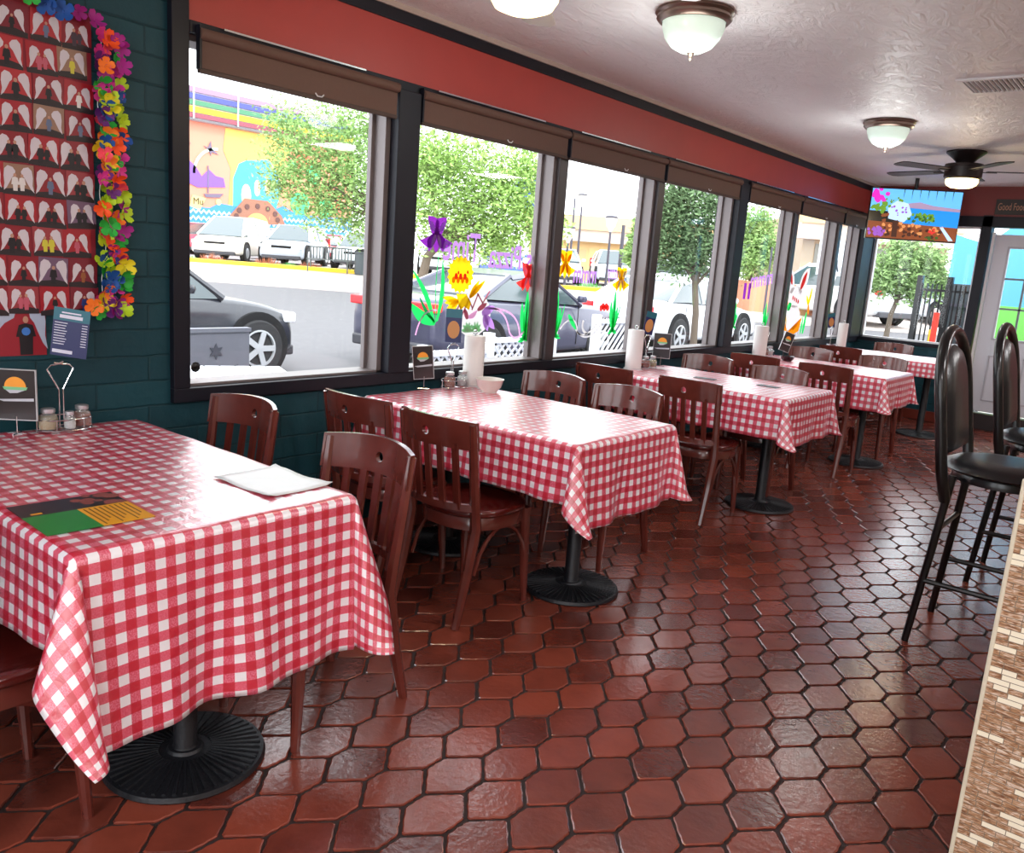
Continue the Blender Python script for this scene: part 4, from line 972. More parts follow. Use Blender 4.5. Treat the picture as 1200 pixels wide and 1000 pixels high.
def iris(win, y, z, k, m1, m2):
    p = Paint(win, 'painted_iris', [m1, m2])
    for s_ in (-1, 1):
        p.leaf(y + s_ * .01, z, y + s_ * .095 * k, z + .13 * k, .10 * k, s_ * .025 * k); p.leaf(y, z + .01, y + s_ * .17 * k, z - .05 * k, .08 * k, -s_ * .04 * k)
        p.leaf(y + s_ * .012, z, y + s_ * .075 * k, z - .12 * k, .07 * k, s_ * .01); p.leaf(y + s_ * .02, z + .02, y + s_ * .08 * k, z + .10 * k, .04 * k, 0, 1); p.leaf(y + s_ * .01, z, y + s_ * .05 * k, z - .09 * k, .03 * k, 0, 1)
    p.leaf(y, z + .02, y, z - .13 * k, .07 * k); p.leaf(y, z, y, z + .06 * k, .05 * k)
    return p.done()
def grass(win, y, z, k):
    p = Paint(win, 'painted_leaves', [PG, PGD])
    for dy, dz, w_, bd in ((-.05, .24, .045, .01), (.0, .32, .05, .0), (.045, .2, .04, -.01), (.09, .22, .018, -.01)): p.leaf(y, z, y + dy * k, z + dz * k, w_ * k, bd)
    p.leaf(y, z, y + .005, z + .26 * k, .015 * k, 0, 1)
    for a in range(7): t = PI * (.1 + .8 * a / 6); p.leaf(y, z - .0 * k, y + .07 * k * math.cos(t), z + .06 * k * math.sin(t) - .03, .02 * k, 0, 0)
    return p.done()
iris(1, 3.25, 1.545, .72, PP, PL); iris(1, 4.055, 1.345, .66, PR, PB); iris(2, 4.43, 1.44, .68, PY, PO); iris(2, 5.11, 1.36, .66, PY, PW); iris(4, 6.93, 1.35, .7, PR, PK)
grass(1, 4.06, .97, .95); grass(2, 4.37, .98, .95); grass(2, 5.05, 1.0, .9); grass(4, 7.05, 1.0, .7); grass(4, 7.72, .95, .9); grass(5, 8.05, .95, 1.0)
p = Paint(1, 'painted_leaves', [PG, PGD]); p.leaf(3.26, 1.08, 3.08, 1.36, .03, -.02); p.leaf(3.27, 1.08, 3.07, 1.19, .06, .02); p.leaf(3.28, 1.09, 3.30, 1.42, .03, -.02); p.leaf(3.26, 1.09, 3.14, 1.22, .02, .01, 1); p.line(curve((3.27, 1.45), (3.25, 1.3), (3.26, 1.2), (3.27, 1.1)), .006)
for yy in (3.40, 3.53, 3.60):
    for a in range(6): t = PI * a / 5; p.leaf(yy, 1.03, yy + .05 * math.cos(t), 1.04 + .05 * math.sin(t), .018)
p.done()
# chick hatching out of an egg
p = Paint(1, 'painted_egg', [PW, PK, PR]); p.ell(3.57, 1.125, .15, .125)
p.line([(3.41, 1.12), (3.45, 1.18), (3.48, 1.13), (3.525, 1.21), (3.56, 1.16), (3.60, 1.24), (3.645, 1.19), (3.70, 1.26)], .010, 1); p.done()
p = Paint(1, 'painted_chick', [PY, PO, PR])
p.poly([(3.445 + (.108 if i % 2 else .094) * math.cos(t), 1.345 + (.104 if i % 2 else .090) * math.sin(t)) for i, t in [(i, 2 * PI * i / 36) for i in range(36)]])
p.poly([(3.42, 1.24), (3.50, 1.24), (3.545, 1.19), (3.53, 1.15), (3.49, 1.17), (3.46, 1.15), (3.44, 1.18)])
for k_ in range(4): p.leaf(3.44, 1.20, 3.31 + .02 * k_, 1.22 - .03 * k_, .03, .0, 0); p.leaf(3.53, 1.22, 3.58 + .025 * k_, 1.30 - .0 * k_ + .02 * (k_ % 2), .03, .0, 0)
for k_ in range(7): p.ell(3.39 + .018 * k_, 1.315 + .02 * (k_ % 2), .013, .018, mi=1 + (k_ % 2))
p.ell(3.425, 1.355, .007, .01, mi=2); p.ell(3.50, 1.36, .007, .01, mi=2); p.done()
# hummingbird-like flower and pink ribbon
p = Paint(1, 'painted_ribbon', [PB, PK, PL]); p.leaf(3.52, 1.11, 3.60, 1.15, .03, -.01); p.leaf(3.52, 1.10, 3.49, 1.16, .03, 0, 1); p.leaf(3.64, 1.13, 3.75, 1.17, .05, .0, 2); p.leaf(3.66, 1.12, 3.70, 1.03, .045, 0, 2); p.leaf(3.67, 1.12, 3.76, 1.04, .045, 0, 2); p.leaf(3.6, 1.15, 3.68, 1.19, .03, 0, 1)
p.line(curve((3.66, 1.16), (3.78, 1.17), (3.86, 1.14), (3.90, 1.02)), .012); p.line(curve((3.70, 1.16), (3.88, 1.16), (3.98, 1.12), (4.00, 1.0)), .012); p.line(curve((3.90, 1.02), (3.94, .97), (3.98, .97), (4.04, 1.02)), .012)
p.line(curve((3.27, 1.15), (3.18, 1.16), (3.14, 1.10), (3.12, 1.02)), .01); p.done()
p = Paint(2, 'painted_ribbon', [PW, PR, PG]); p.line(curve((4.42, 1.03), (4.52, 1.12), (4.60, 1.10), (4.62, 1.0)), .012); p.line(curve((4.62, 1.0), (4.70, .96), (4.80, 1.0), (4.88, 1.10)), .012); p.line(curve((4.6, 1.02), (4.7, .93), (4.84, .96), (4.93, 1.1)), .012)
p.line(curve((4.68, 1.08), (4.66, 1.04), (4.68, 1.0), (4.74, .99)), .02)
for k_ in range(5): p.ell(4.88 + .02 * k_, 1.165 + .012 * (k_ % 2), .022, .022, mi=1)
p.leaf(4.50, 1.12, 4.60, 1.02, .035, 0, 2); p.done()
# lettering, painted to be read from the street (mirrored indoors)
def wtext(win, s, y_right, z, size, rot=0.0, m=PL, sx=1.0):
    o = WIN[win].location
    # readable from outside (-x side): letters run toward +y -> -y ; seen mirrored from inside
    M_ = Matrix(((0, 0, 1, 0.0014), (-1 * sx, 0, 0, y_right - o.y), (0, 1, 0, z - o.z), (0, 0, 0, 1))) @ Matrix.Rotation(rot, 4, 'Z')
    return text(s, size, M_, m, 'painted_lettering', WIN[win], ext=0.0, off=0.003)
wtext(1, "'s Pizza", 4.11, 1.395, .19, 0.0, sx=0.80); wtext(1, "Time", 3.60, 1.42, .22, 0.0, PL, sx=.66)
wtext(2, "mmm", 4.80, 1.33, .17, 0.0, PL, sx=.7); wtext(2, "yummy", 5.16, 1.36, .13, 0.02, PL, sx=.6)
wtext(4, "mmm", 7.80, 1.40, .20, -0.12, PL, sx=1.1); wtext(4, "ll", 7.34, 1.25, .20, 0.0, PP, sx=2.2)
# bunny with carrots
p = Paint(5, 'painted_bunny', [PW, PR, PG])
p.ell(8.42, 1.28, .19, .11); p.ell(8.40, 1.07, .22, .13); p.leaf(8.33, 1.33, 8.12, 1.58, .17); p.leaf(8.50, 1.33, 8.72, 1.58, .17); p.leaf(8.53, 1.36, 8.66, 1.54, .08, 0, 1); p.leaf(8.29, 1.40, 8.20, 1.53, .05, 0, 1)
for k_ in range(4): p.ell(8.36 + .05 * k_, 1.27 - .012 * k_, .018, .024, mi=1)
p.leaf(8.20, 1.16, 8.04, 1.26, .08, 0, 2); p.leaf(8.24, 1.16, 8.34, 1.21, .08, 0, 2); p.done()
p = Paint(5, 'painted_carrot', [PO, PY, PG]); p.poly([(8.06, 1.13), (8.18, 1.08), (8.32, .93), (8.12, .97)]); p.poly([(8.32, .93), (8.68, 1.08), (8.62, .93), (8.44, .89)]); p.leaf(8.23, 1.10, 8.27, .98, .02, 0, 1); p.leaf(8.5, 1.0, 8.42, .93, .02, 0, 1); p.done()
p = Paint(5, 'painted_flower', [PY, PO, PG]); p.leaf(8.80, 1.2, 8.86, 1.40, .05); p.leaf(8.80, 1.2, 8.72, 1.30, .05); p.leaf(8.80, 1.2, 8.84, 1.10, .05, 0, 1); p.leaf(8.74, .90, 8.78, 1.14, .06, 0, 2); p.leaf(8.68, .90, 8.70, 1.10, .04, 0, 2); p.done()
p = Paint(6, 'painted_flower', [PR, PB]); p.ell(9.42, 1.25, .05, .06); p.ell(9.42, 1.19, .035, .04, mi=1); p.done()
# round black suction disc low on the first pane
p = MB(); p.lathe([(0, 0), (0.020, 0), (0.022, 0.004), (0.012, 0.009), (0, 0.01)], 10, M=T(0.0, 1.865 - 1.77, 0.915 - 0.852) @ Matrix.Rotation(PI / 2, 4, 'Y')); p.build('suction_disc', M_BLACKM, WIN[0], smooth=30)

# ------------------------------------------------------------------ outside: terrain
FW = Vector((-0.623, 0.782)); LT = Vector((0.782, 0.623))
def so(s, l): return (3.095 + FW.x * s + LT.x * l, FW.y * s + LT.y * l)
def gz(s): return -0.30 if s < 11 else (-0.30 + 0.77 * (s - 11) / 19 if s < 30 else 0.47 + 0.1 * min(1, (s - 30) / 4))
def gzp(x, y): return gz((x - 3.095) * FW.x + y * FW.y)
M_ASPH = mat('asphalt', (96, 95, 98), 0.85, noise=0.12, nscale=6, bump=0.1, bscale=40)
M_CONC = mat('pale_concrete', (196, 184, 176), 0.8, noise=0.07, nscale=2)
def strip(name, s0, s1, l0, l1, m, dz=0.0, ns=10, th=0.1):
    b = MB(); V = []
    for i in range(ns + 1):
        s = s0 + (s1 - s0) * i / ns; V.append([b.bm.verts.new((*so(s, l), gz(s) + dz)) for l in (l0, l1)] + [b.bm.verts.new((*so(s, l), gz(s) + dz - th)) for l in (l1, l0)])
    for A, B in zip(V, V[1:]):
        for j in range(4): b.bm.faces.new((A[j], A[(j + 1) % 4], B[(j + 1) % 4], B[j]))
    b.bm.faces.new(V[0]); b.bm.faces.new(V[-1][::-1])
    return struct(b.build(name, m, smooth=0))
def clipfloor():
    # near asphalt follows the building line
    b = MB(); b.box(-30, -2.9, -16, 60, -0.4, -0.30); b.box(-2.9, 6, FY + 0.4, 60, -0.4, -0.30)
    return struct(b.build('ground', M_ASPH, smooth=0))
clipfloor()
strip('road', 10.9, 23.6, -50, 60, M_ASPH, 0.004, 12)
strip('sidewalk', 23.6, 30.2, -50, 60, M_CONC, 0.05, 8, 0.2)
strip('kerb', 30.2, 30.55, -50, 10, mat('yellow_kerb', (246, 196, 40), 0.6), 0.18, 1, 0.5)
strip('parking_lot', 30.5, 62, -60, 70, mat('lot_asphalt', (150, 147, 146), 0.85), 0.02, 4)
b = MB()
for k_ in range(6): b.box(-12, -3.5, 0.02 + k_ * 2.9, 0.12 + k_ * 2.9, -0.3, -0.296)
struct(b.build('parking_line', M_WHITE, smooth=0))
struct(MB().box(-2.9, -0.2, -4, FY + 3, -0.42, -0.15).box(-0.2, 6, FY + 0.15, FY + 3, -0.42, -0.15).build('patio_slab', mat('patio_concrete', (190, 190, 192), 0.8, noise=0.08, nscale=3), smooth=0))

# mural building, parallel to the window wall
mb = tag(empty('mural_building', (-33, 0, 0)), 'long building with orange, purple and blue painted mural and rainbow striped fascia', 'building'); MK = 41.1 / 36.1; mb.location = (-38, 0, 1.45 * (1 - MK)); mb.scale = (MK, MK, MK)
MB().box(-12, 0, 6, 30.2, 0.3, 6.45).build('wall', mat('mural_salmon', (228, 140, 116), 0.7, noise=0.06, nscale=0.4), mb, smooth=0)
MB().box(-12.2, 0.25, 6, 29.9, 6.43, 7.85).build('fascia', mat('fascia_grey', (190, 180, 186), 0.6), mb, smooth=0)
for z0, z1, c in ((7.62, 7.85, (150, 120, 150)), (7.34, 7.56, (70, 78, 150)), (7.08, 7.28, (70, 128, 96)), (6.78, 7.02, (250, 208, 40)), (6.55, 6.74, (140, 70, 84)), (6.43, 6.5, (110, 106, 110))):
    MB().box(0.25, 0.33, 6, 29.9, z0, z1).build('stripe', mat('stripe_%d_%d' % (c[0], c[1]), c, 0.6), mb, smooth=0)
for k_ in range(8): MB().box(0.33, 0.37, 20.8 + k_ * 2.2 - 2.2, 20.86 + k_ * 2.2 - 2.2, 6.5, 7.85).build('fascia_joint', M_WHITE, mb, smooth=0)
def mu(name, polys, m, d=0.02): 
    b = MB()
    for P_ in polys: b.prism(P_, lambda p, q, e_: (d + e_, p, q), 0.02)
    return b.build(name, m, mb, smooth=0)
def circ(cy, cz, r, n=20, a0=0, a1=2 * PI, kz=1): return [(cy + r * math.cos(a0 + (a1 - a0) * i / (n if a1 - a0 >= 2 * PI - .01 else n - 1)), cz + kz * r * math.sin(a0 + (a1 - a0) * i / (n if a1 - a0 >= 2 * PI - .01 else n - 1))) for i in range(n)]
mu('painted_sun_glow', [[(22.75, 2.6), (24.0, 2.6), (26.5, 6.4), (22.6, 6.4), (22.5, 5.4), (22.9, 4.6)]], mat('mural_yellow', (240, 190, 96), 0.7), .005)
mu('painted_rainbow', [circ(22.2, 4.2, 1.25, 12, PI * .5, PI) + circ(22.2, 4.2, 1.12, 12, PI * .5, PI)[::-1]], mat('mural_palegreen', (176, 200, 180), 0.7))
mu('painted_mountain', [[(20.3, 3.9), (20.75, 4.75), (21.1, 4.5), (21.4, 4.1), (21.75, 4.45), (22.1, 4.2), (22.5, 4.15), (22.6, 3.75), (21.6, 3.65), (21.2, 3.6)]], mat('mural_purple', (122, 84, 172), 0.7))
mu('painted_bird', [[(21.5, 5.45), (21.7, 5.40), (21.85, 5.7), (21.9, 5.38), (22.25, 5.15), (21.9, 5.22), (21.85, 5.05), (21.75, 5.28)], [(20.3, 5.5), (20.6, 5.6), (20.9, 5.45), (20.6, 5.45)]], mat('mural_slate', (110, 100, 120), 0.7))
mu('painted_boat', [[(21.5, 3.35), (22.5, 3.45), (22.3, 3.25), (21.6, 3.2)], [(21.68, 3.4), (21.74, 3.4), (21.74, 4.6), (21.68, 4.6)]], mat('mural_slate', (110, 100, 120), 0.7), .03)
mu('painted_note', [[(20.8, 2.75), (21.3, 2.6), (21.6, 3.15), (20.95, 3.25)], circ(22.25, 3.05, .14, 12)], mat('mural_cream', (232, 206, 130), 0.7), .02)
text('Mu', 0.42, T(0.045, 20.95, 2.85) @ Matrix(((0, 0, 1, 0), (1, 0, 0, 0), (0, 1, 0, 0), (0, 0, 0, 1))), mat('mural_ink', (70, 60, 40), 0.7), 'painted_lettering', mb, ext=.01)
mu('painted_fountain', [[(23.0, 2.5), (23.0, 4.2), (23.3, 4.9), (23.7, 5.1), (24.1, 5.15), (24.9, 5.3), (25.4, 4.8), (25.7, 4.0), (25.4, 3.0), (25.6, 2.5), (24.6, 2.6), (24.2, 2.9), (23.9, 2.5)]], mat('mural_cyan', (70, 160, 200), 0.7), .012)
mu('painted_arch', [circ(23.7, 3.5, .26, 14, kz=2.0), circ(24.3, 3.9, .16, 14, kz=2.4), circ(24.9, 4.0, .16, 14, kz=2.2), circ(23.65, 2.8, .2, 12)], mat('mural_peach', (250, 196, 150), 0.7), .025)
wave = []
mu('painted_sea', [[(6, 1.55), (30.2, 1.55), (30.2, 3.0), (28.5, 2.85), (26.5, 2.9), (25.8, 3.2), (25.2, 2.95), (23, 2.95), (22.3, 3.0), (21.8, 2.75), (6, 2.75)]], mat('mural_blue', (62, 136, 214), 0.7), .015)
for zz, c in ((1.95, 'mural_paleblue'), (2.25, 'mural_paleblue'), (2.55, 'mural_paleblue')):
    up_, lo = [], []
    for i in range(90):
        y = 18.5 + i * .13; h = .07 if i % 2 else -.07; up_.append((y, zz + h + .05)); lo.append((y, zz + h - .05))
    mu('painted_wave', [up_ + lo[::-1]], mat(c, (196, 226, 250), 0.7), .035)
mu('painted_turtle', [[(22.7, 2.35), (22.9, 2.6), (23.6, 3.35), (24.9, 3.35), (25.7, 2.7), (25.9, 2.3), (24.3, 2.2)]], mat('mural_brown', (150, 104, 84), 0.7), .06)
mu('painted_shell_spot', [circ(23.15 + .0 + 2.3 * (1 - math.cos(PI * k_ / 6)) / 2, 2.5 + .55 * math.sin(PI * k_ / 6), .13, 10) for k_ in range(7)], mat('mural_darkbrown', (96, 64, 60), 0.7), .085)
mu('painted_shell_centre', [circ(24.3, 2.25, .6, 16, 0, PI, .8)], mat('mural_tan', (206, 160, 100), 0.7), .085)
mu('painted_base', [[(6, .3), (30.2, .3), (30.2, 1.55), (6, 1.55)]], mat('mural_navy', (60, 92, 150), 0.7), .01)
mu('painted_greenery', [circ(26.8, 3.4, .6, 9), circ(27.6, 4.9, .5, 8), circ(26.3, 5.2, .3, 7), circ(28.4, 3.3, .5, 9)], mat('mural_green', (70, 200, 130), 0.7), .02)
mu('painted_coral', [circ(26.9, 5.6, .45, 8), circ(29.2, 3.5, .4, 7)], mat('mural_coral', (240, 110, 90), 0.7), .03)

# beige buildings beyond the lot
def facade(name, lab, s, l0, l1, zt, col, extra=None, fascia=True):
    x, y = so(s, l0); e = tag(empty(name, (x, y, 0)), lab, 'building'); e.rotation_euler = (0, 0, math.atan2(LT.y, LT.x)); W = l1 - l0
    MB().box(0, W, 0, 8, 0.2, zt).build('wall', mat(name + '_w%d' % col[0], col, 0.8, noise=0.03, nscale=.5), e, smooth=0)
    if fascia:
        MB().box(-.3, W + .3, -0.6, 0, zt - 0.35, zt + 0.35).build('roof_fascia', mat('tan_fascia', (232, 196, 140), 0.7), e, smooth=0)
        MB().box(-.3, W + .3, -0.5, 0, zt - 0.95, zt - 0.35).build('eave_band', mat('grey_eave', (200, 184, 170), 0.7), e, smooth=0)
    return e, W
e, W = facade('beige_building', 'long beige flat-roofed building behind the street lamps', 45, 0.2, 9.5, 3.55, (226, 190, 134))
for k_ in range(5): MB().box(0.6 + k_ * 1.7, 1.3 + k_ * 1.7, -0.03, 0, 0.5, 2.2).build('doorway', mat('tan_door', (214, 176, 130), 0.7), e, smooth=0)
for k_ in range(16): MB().box(.3 + k_ * .56, .33 + k_ * .56, -0.02, 0, 0.4, 2.6).build('panel_joint', mat('joint_tan', (216, 182, 132), .7), e, smooth=0)
e, W = facade('tan_building', 'tan two-storey building behind the pedestrian sign', 34, 10.9, 16.6, 4.0, (168, 150, 124))
for k_ in range(4): MB().box(.5 + k_ * 1.1, 1.2 + k_ * 1.1, -0.03, 0, 2.1, 2.9).build('window', mat('dusty_window', (120, 120, 112), .3), e, smooth=0)
MB().box(0, W, -0.12, 0, 1.75, 1.95).build('ledge', mat('ledge_pale', (214, 200, 176), .7), e, smooth=0)
e, W = facade('brick_wall', 'low salmon brick wall along the far side of the street', 26.5, 7.1, 10.1, 1.3, (206, 140, 110), fascia=False)

# street lamps
M_POST = mat('lamp_post_grey', (74, 72, 84), 0.5)
def lamp(u, vt, vb, s, lab, head=True, r=.06):
    a = at(u, vt, s); g = at(u, vb, s); e = tag(empty('street_lamp' if head else 'utility_pole', (a.x, a.y, g.z)), lab, 'street lamp' if head else 'pole'); h = a.z - g.z
    MB().tube([(0, 0, -0.6), (0, 0, h - (.5 if head else 0))], [r, r * .7], 8).build('post', M_POST, e)
    if head:
        MB().lathe([(0.05, h - .6), (.13, h - .42), (.16, h - .4), (.24, h - .06), (.22, h - .04)], 12).build('lantern', mat('lantern_glass', (230, 226, 214), .3), e)
        MB().lathe([(.25, h - .05), (.26, h - .01), (.2, h + .03), (0, h + .06)], 12).build('lantern_cap', M_POST, e)
lamp(717, 254, 330, 33, 'large street lamp with lantern head before the beige building')
lamp(683, 228, 330, 42, 'tall thin street lamp rising above the beige roof', r=.07)
lamp(667, 266, 330, 31.5, 'small street lamp left of the tall pole')
lamp(731, 264, 345, 30, 'thick dark sign pole right of the large lantern lamp', False, .09)
lamp(674, 232, 330, 38, 'tall thin dark utility pole beside the lamps', False, .06)
lamp(659, 248, 330, 40, 'thin utility pole nearest the window mullion', False, .05)
lamp(905, 290, 345, 24, 'thin pole behind the painted purple letters', False, .04)
# blue banner by the tree
a = at(618, 228, 30); e = tag(empty('banner_sign', (a.x, a.y, gz(30))), 'blue and yellow banner on a grey post beside the green tree', 'banner'); e.rotation_euler = (0, 0, math.atan2(LT.y, LT.x))
h = a.z - gz(30)
MB().tube([(0.55, 0, -.3), (0.55, 0, h + .8)], .16, 10).build('post', mat('grey_post', (150, 152, 160), .5), e)
MB().box(-.45, .35, -.03, .03, h - .5, h + .55).build('banner', mat('banner_blue', (56, 74, 190), .6), e, smooth=0)
MB().box(-.1, .35, -.035, .035, h - .9, h - .5).build('banner_tail', mat('banner_yellow', (232, 196, 60), .6), e, smooth=0)

# ------------------------------------------------------------------ trees
def leafm(c, i):
    n_ = 'leaf_%d_%d_%d' % (c[0], c[1], i)
    if n_ not in _m: mat_(n_, c, .6); _m[n_].node_tree.nodes['Mix Shader'].inputs[0].default_value = 0.35
    return _m[n_]
M_BARK = mat('grey_bark', (98, 86, 74), 0.9, bump=0.4, bscale=20)
def tree(lab, s, blobs_, trunk, col=(150, 190, 96), n=5200, size=.15, grp=None, name='tree'):
    """blobs (u, v, r px) give the crown's lobes, placed in depth around distance s"""
    rn = random.Random(int(trunk[0]) + n)
    g = at(trunk[0], 330, s); ss = (g.x - 3.095) * FW.x + g.y * FW.y; gzz = gz(ss)
    e = tag(empty(name, (g.x, g.y, gzz)), lab, 'tree', grp); base = Vector((g.x, g.y, gzz))
    P_ = []
    for (u, v, r) in blobs_:
        R_ = r / F * s; c = at(u, v, s + rn.uniform(-.25, .35) * R_); P_.append((c - base, R_))
    tot = sum(R_ ** 2 for _, R_ in P_); bm = bmesh.new()
    for c, R_ in P_:
        for _ in range(int(n * R_ ** 2 / tot)):
            d = Vector((rn.gauss(0, 1), rn.gauss(0, 1), rn.gauss(0, 1))).normalized() * R_ * (rn.random() ** .5) * rn.choice((.8, 1.0, 1.0, 1.25))
            # clump: snap toward a local sprig
            p = c + d + Vector((rn.gauss(0, 1), rn.gauss(0, 1), rn.gauss(0, 1))) * .06 * R_
            a = Vector((rn.gauss(0, 1), rn.gauss(0, 1), rn.gauss(0, .6))).normalized(); b_ = a.cross(Vector((rn.gauss(0, 1), rn.gauss(0, 1), rn.gauss(0, 1)))).normalized()
            k_ = size * rn.uniform(.6, 1.3)
            vs = [bm.verts.new(p + a * k_), bm.verts.new(p + b_ * k_ * .33), bm.verts.new(p - a * k_ * .6), bm.verts.new(p - b_ * k_ * .33)]
            f = bm.faces.new(vs); f.material_index = rn.randrange(3)
    me = bpy.data.meshes.new('foliage'); bm.to_mesh(me); bm.free()
    for i, k_ in enumerate((1.0, .78, 1.16)): me.materials.append(leafm(tuple(min(255, int(v * k_)) for v in col), i))
    o = bpy.data.objects.new('foliage', me); COL.objects.link(o); o.parent = e
    zc = sum(c.z for c, _ in P_) / len(P_); r0 = trunk[1]
    cx = sum(c.x for c, _ in P_) / len(P_); cy = sum(c.y for c, _ in P_) / len(P_)
    MB().tube([(0, 0, -.05), (cx * .12, cy * .12, zc * .4), (cx * .6, cy * .6, zc * .8), (cx, cy, zc)], [r0, r0 * .8, r0 * .6, r0 * .3], 10).build('trunk', M_BARK, e)
    for c, R_ in P_:
        m0 = Vector((cx * .3, cy * .3, zc * .6)); MB().tube([m0, (m0 + c) / 2 + Vector((0, 0, .1 * R_)), c], [r0 * .45, r0 * .3, r0 * .1], 6).build('branch', M_BARK, e)
    return e
GT = (150, 180, 116)
tree('leafy green tree in front of the mural, seen through the first pane', 28, [(385, 165, 60), (350, 200, 50), (410, 215, 50), (335, 150, 35), (430, 150, 50), (380, 245, 35), (420, 260, 30), (330, 215, 25), (455, 210, 55)], (462, .14), GT, 16000, .10, 'street trees')
tree('leafy green tree filling the pane above the painted chick', 25, [(530, 200, 60), (585, 215, 55), (610, 250, 45), (560, 265, 45), (505, 250, 45), (500, 190, 40), (620, 200, 35), (585, 285, 30), (535, 290, 22), (640, 265, 30)], (491, .16), (158, 188, 112), 19000, .10, 'street trees')
tree('small green tree at the right edge of the lamp-post pane', 27, [(748, 285, 16), (742, 300, 14), (752, 268, 12), (757, 295, 14)], (750, .08), GT, 1500, .14, 'street trees')
tree('grey-green street tree whose thin trunk stands before the white sedan', 14, [(800, 250, 42), (780, 285, 34), (830, 285, 34), (805, 300, 30), (775, 240, 26), (835, 240, 28), (800, 225, 22), (850, 300, 22)], (822, .07), (116, 140, 102), 13000, .055, 'street trees')
tree('bright green tree seen through the fifth pane above the brick wall', 27, [(880, 285, 30), (890, 262, 22), (872, 310, 20), (893, 308, 18), (865, 262, 18), (905, 292, 16)], (880, .1), GT, 6000, .10, 'street trees')
tree('green tree with orange blossom outside the far wall window', 20, [(1050, 310, 26), (1085, 312, 26), (1035, 330, 20), (1070, 335, 22), (1105, 335, 20), (1060, 290, 18)], (1048, .07), (146, 172, 118), 7000, .08, 'street trees')
def shrub(u, v, s, r, lab, col, n=260, size=.09):
    rn = random.Random(int(u)); g = at(u, v, s); gg = gz((g.x - 3.095) * FW.x + g.y * FW.y)
    e = tag(empty('shrub', (g.x, g.y, gg)), lab, 'shrub', 'planter shrubs'); b = MB(); R_ = r / F * s
    for _ in range(n):
        a = rn.uniform(0, 2 * PI); q = rn.random() ** .5 * R_; x, y = q * math.cos(a), q * math.sin(a) * .7; h = rn.uniform(.3, 1.0) * R_ * (1.1 - .5 * q / R_); w_ = size * .25
        t = rn.uniform(0, PI); dx, dy = w_ * math.cos(t), w_ * math.sin(t)
        b.face([(x - dx, y - dy, 0), (x + dx, y + dy, 0), (x * 1.35 + rn.uniform(-.1, .1) + dx * .2, y * 1.35, h)])
    b.build('foliage', mat('shrub_%d' % col[0], col, .7, noise=.3, nscale=4), e, smooth=0, fix=False)
shrub(249, 300, 30.9, 15, 'rust coloured grass clump in front of the white van', (170, 104, 72)); shrub(313, 306, 30.9, 15, 'rust coloured grass clump left of the green bush', (176, 108, 76)); shrub(339, 308, 30.9, 9, 'bright green bush between two rust grass clumps', (84, 176, 84))
shrub(364, 310, 30.9, 13, 'rust coloured grass clump beside the street bench', (168, 100, 70)); shrub(222, 296, 31.0, 9, 'green bush at the left edge of the first pane', (130, 186, 90))
shrub(597, 330, 30, 14, 'lime green bush beyond the dark coupe roof', (180, 200, 110)); shrub(690, 336, 31, 13, 'green bush among the purple painted letters', (110, 180, 100)); shrub(700, 352, 26, 10, 'grey-green bush on the pale sidewalk', (150, 168, 130))
shrub(1060, 362, 17.5, 12, 'low green bush under the tree outside the far window', (120, 170, 90))

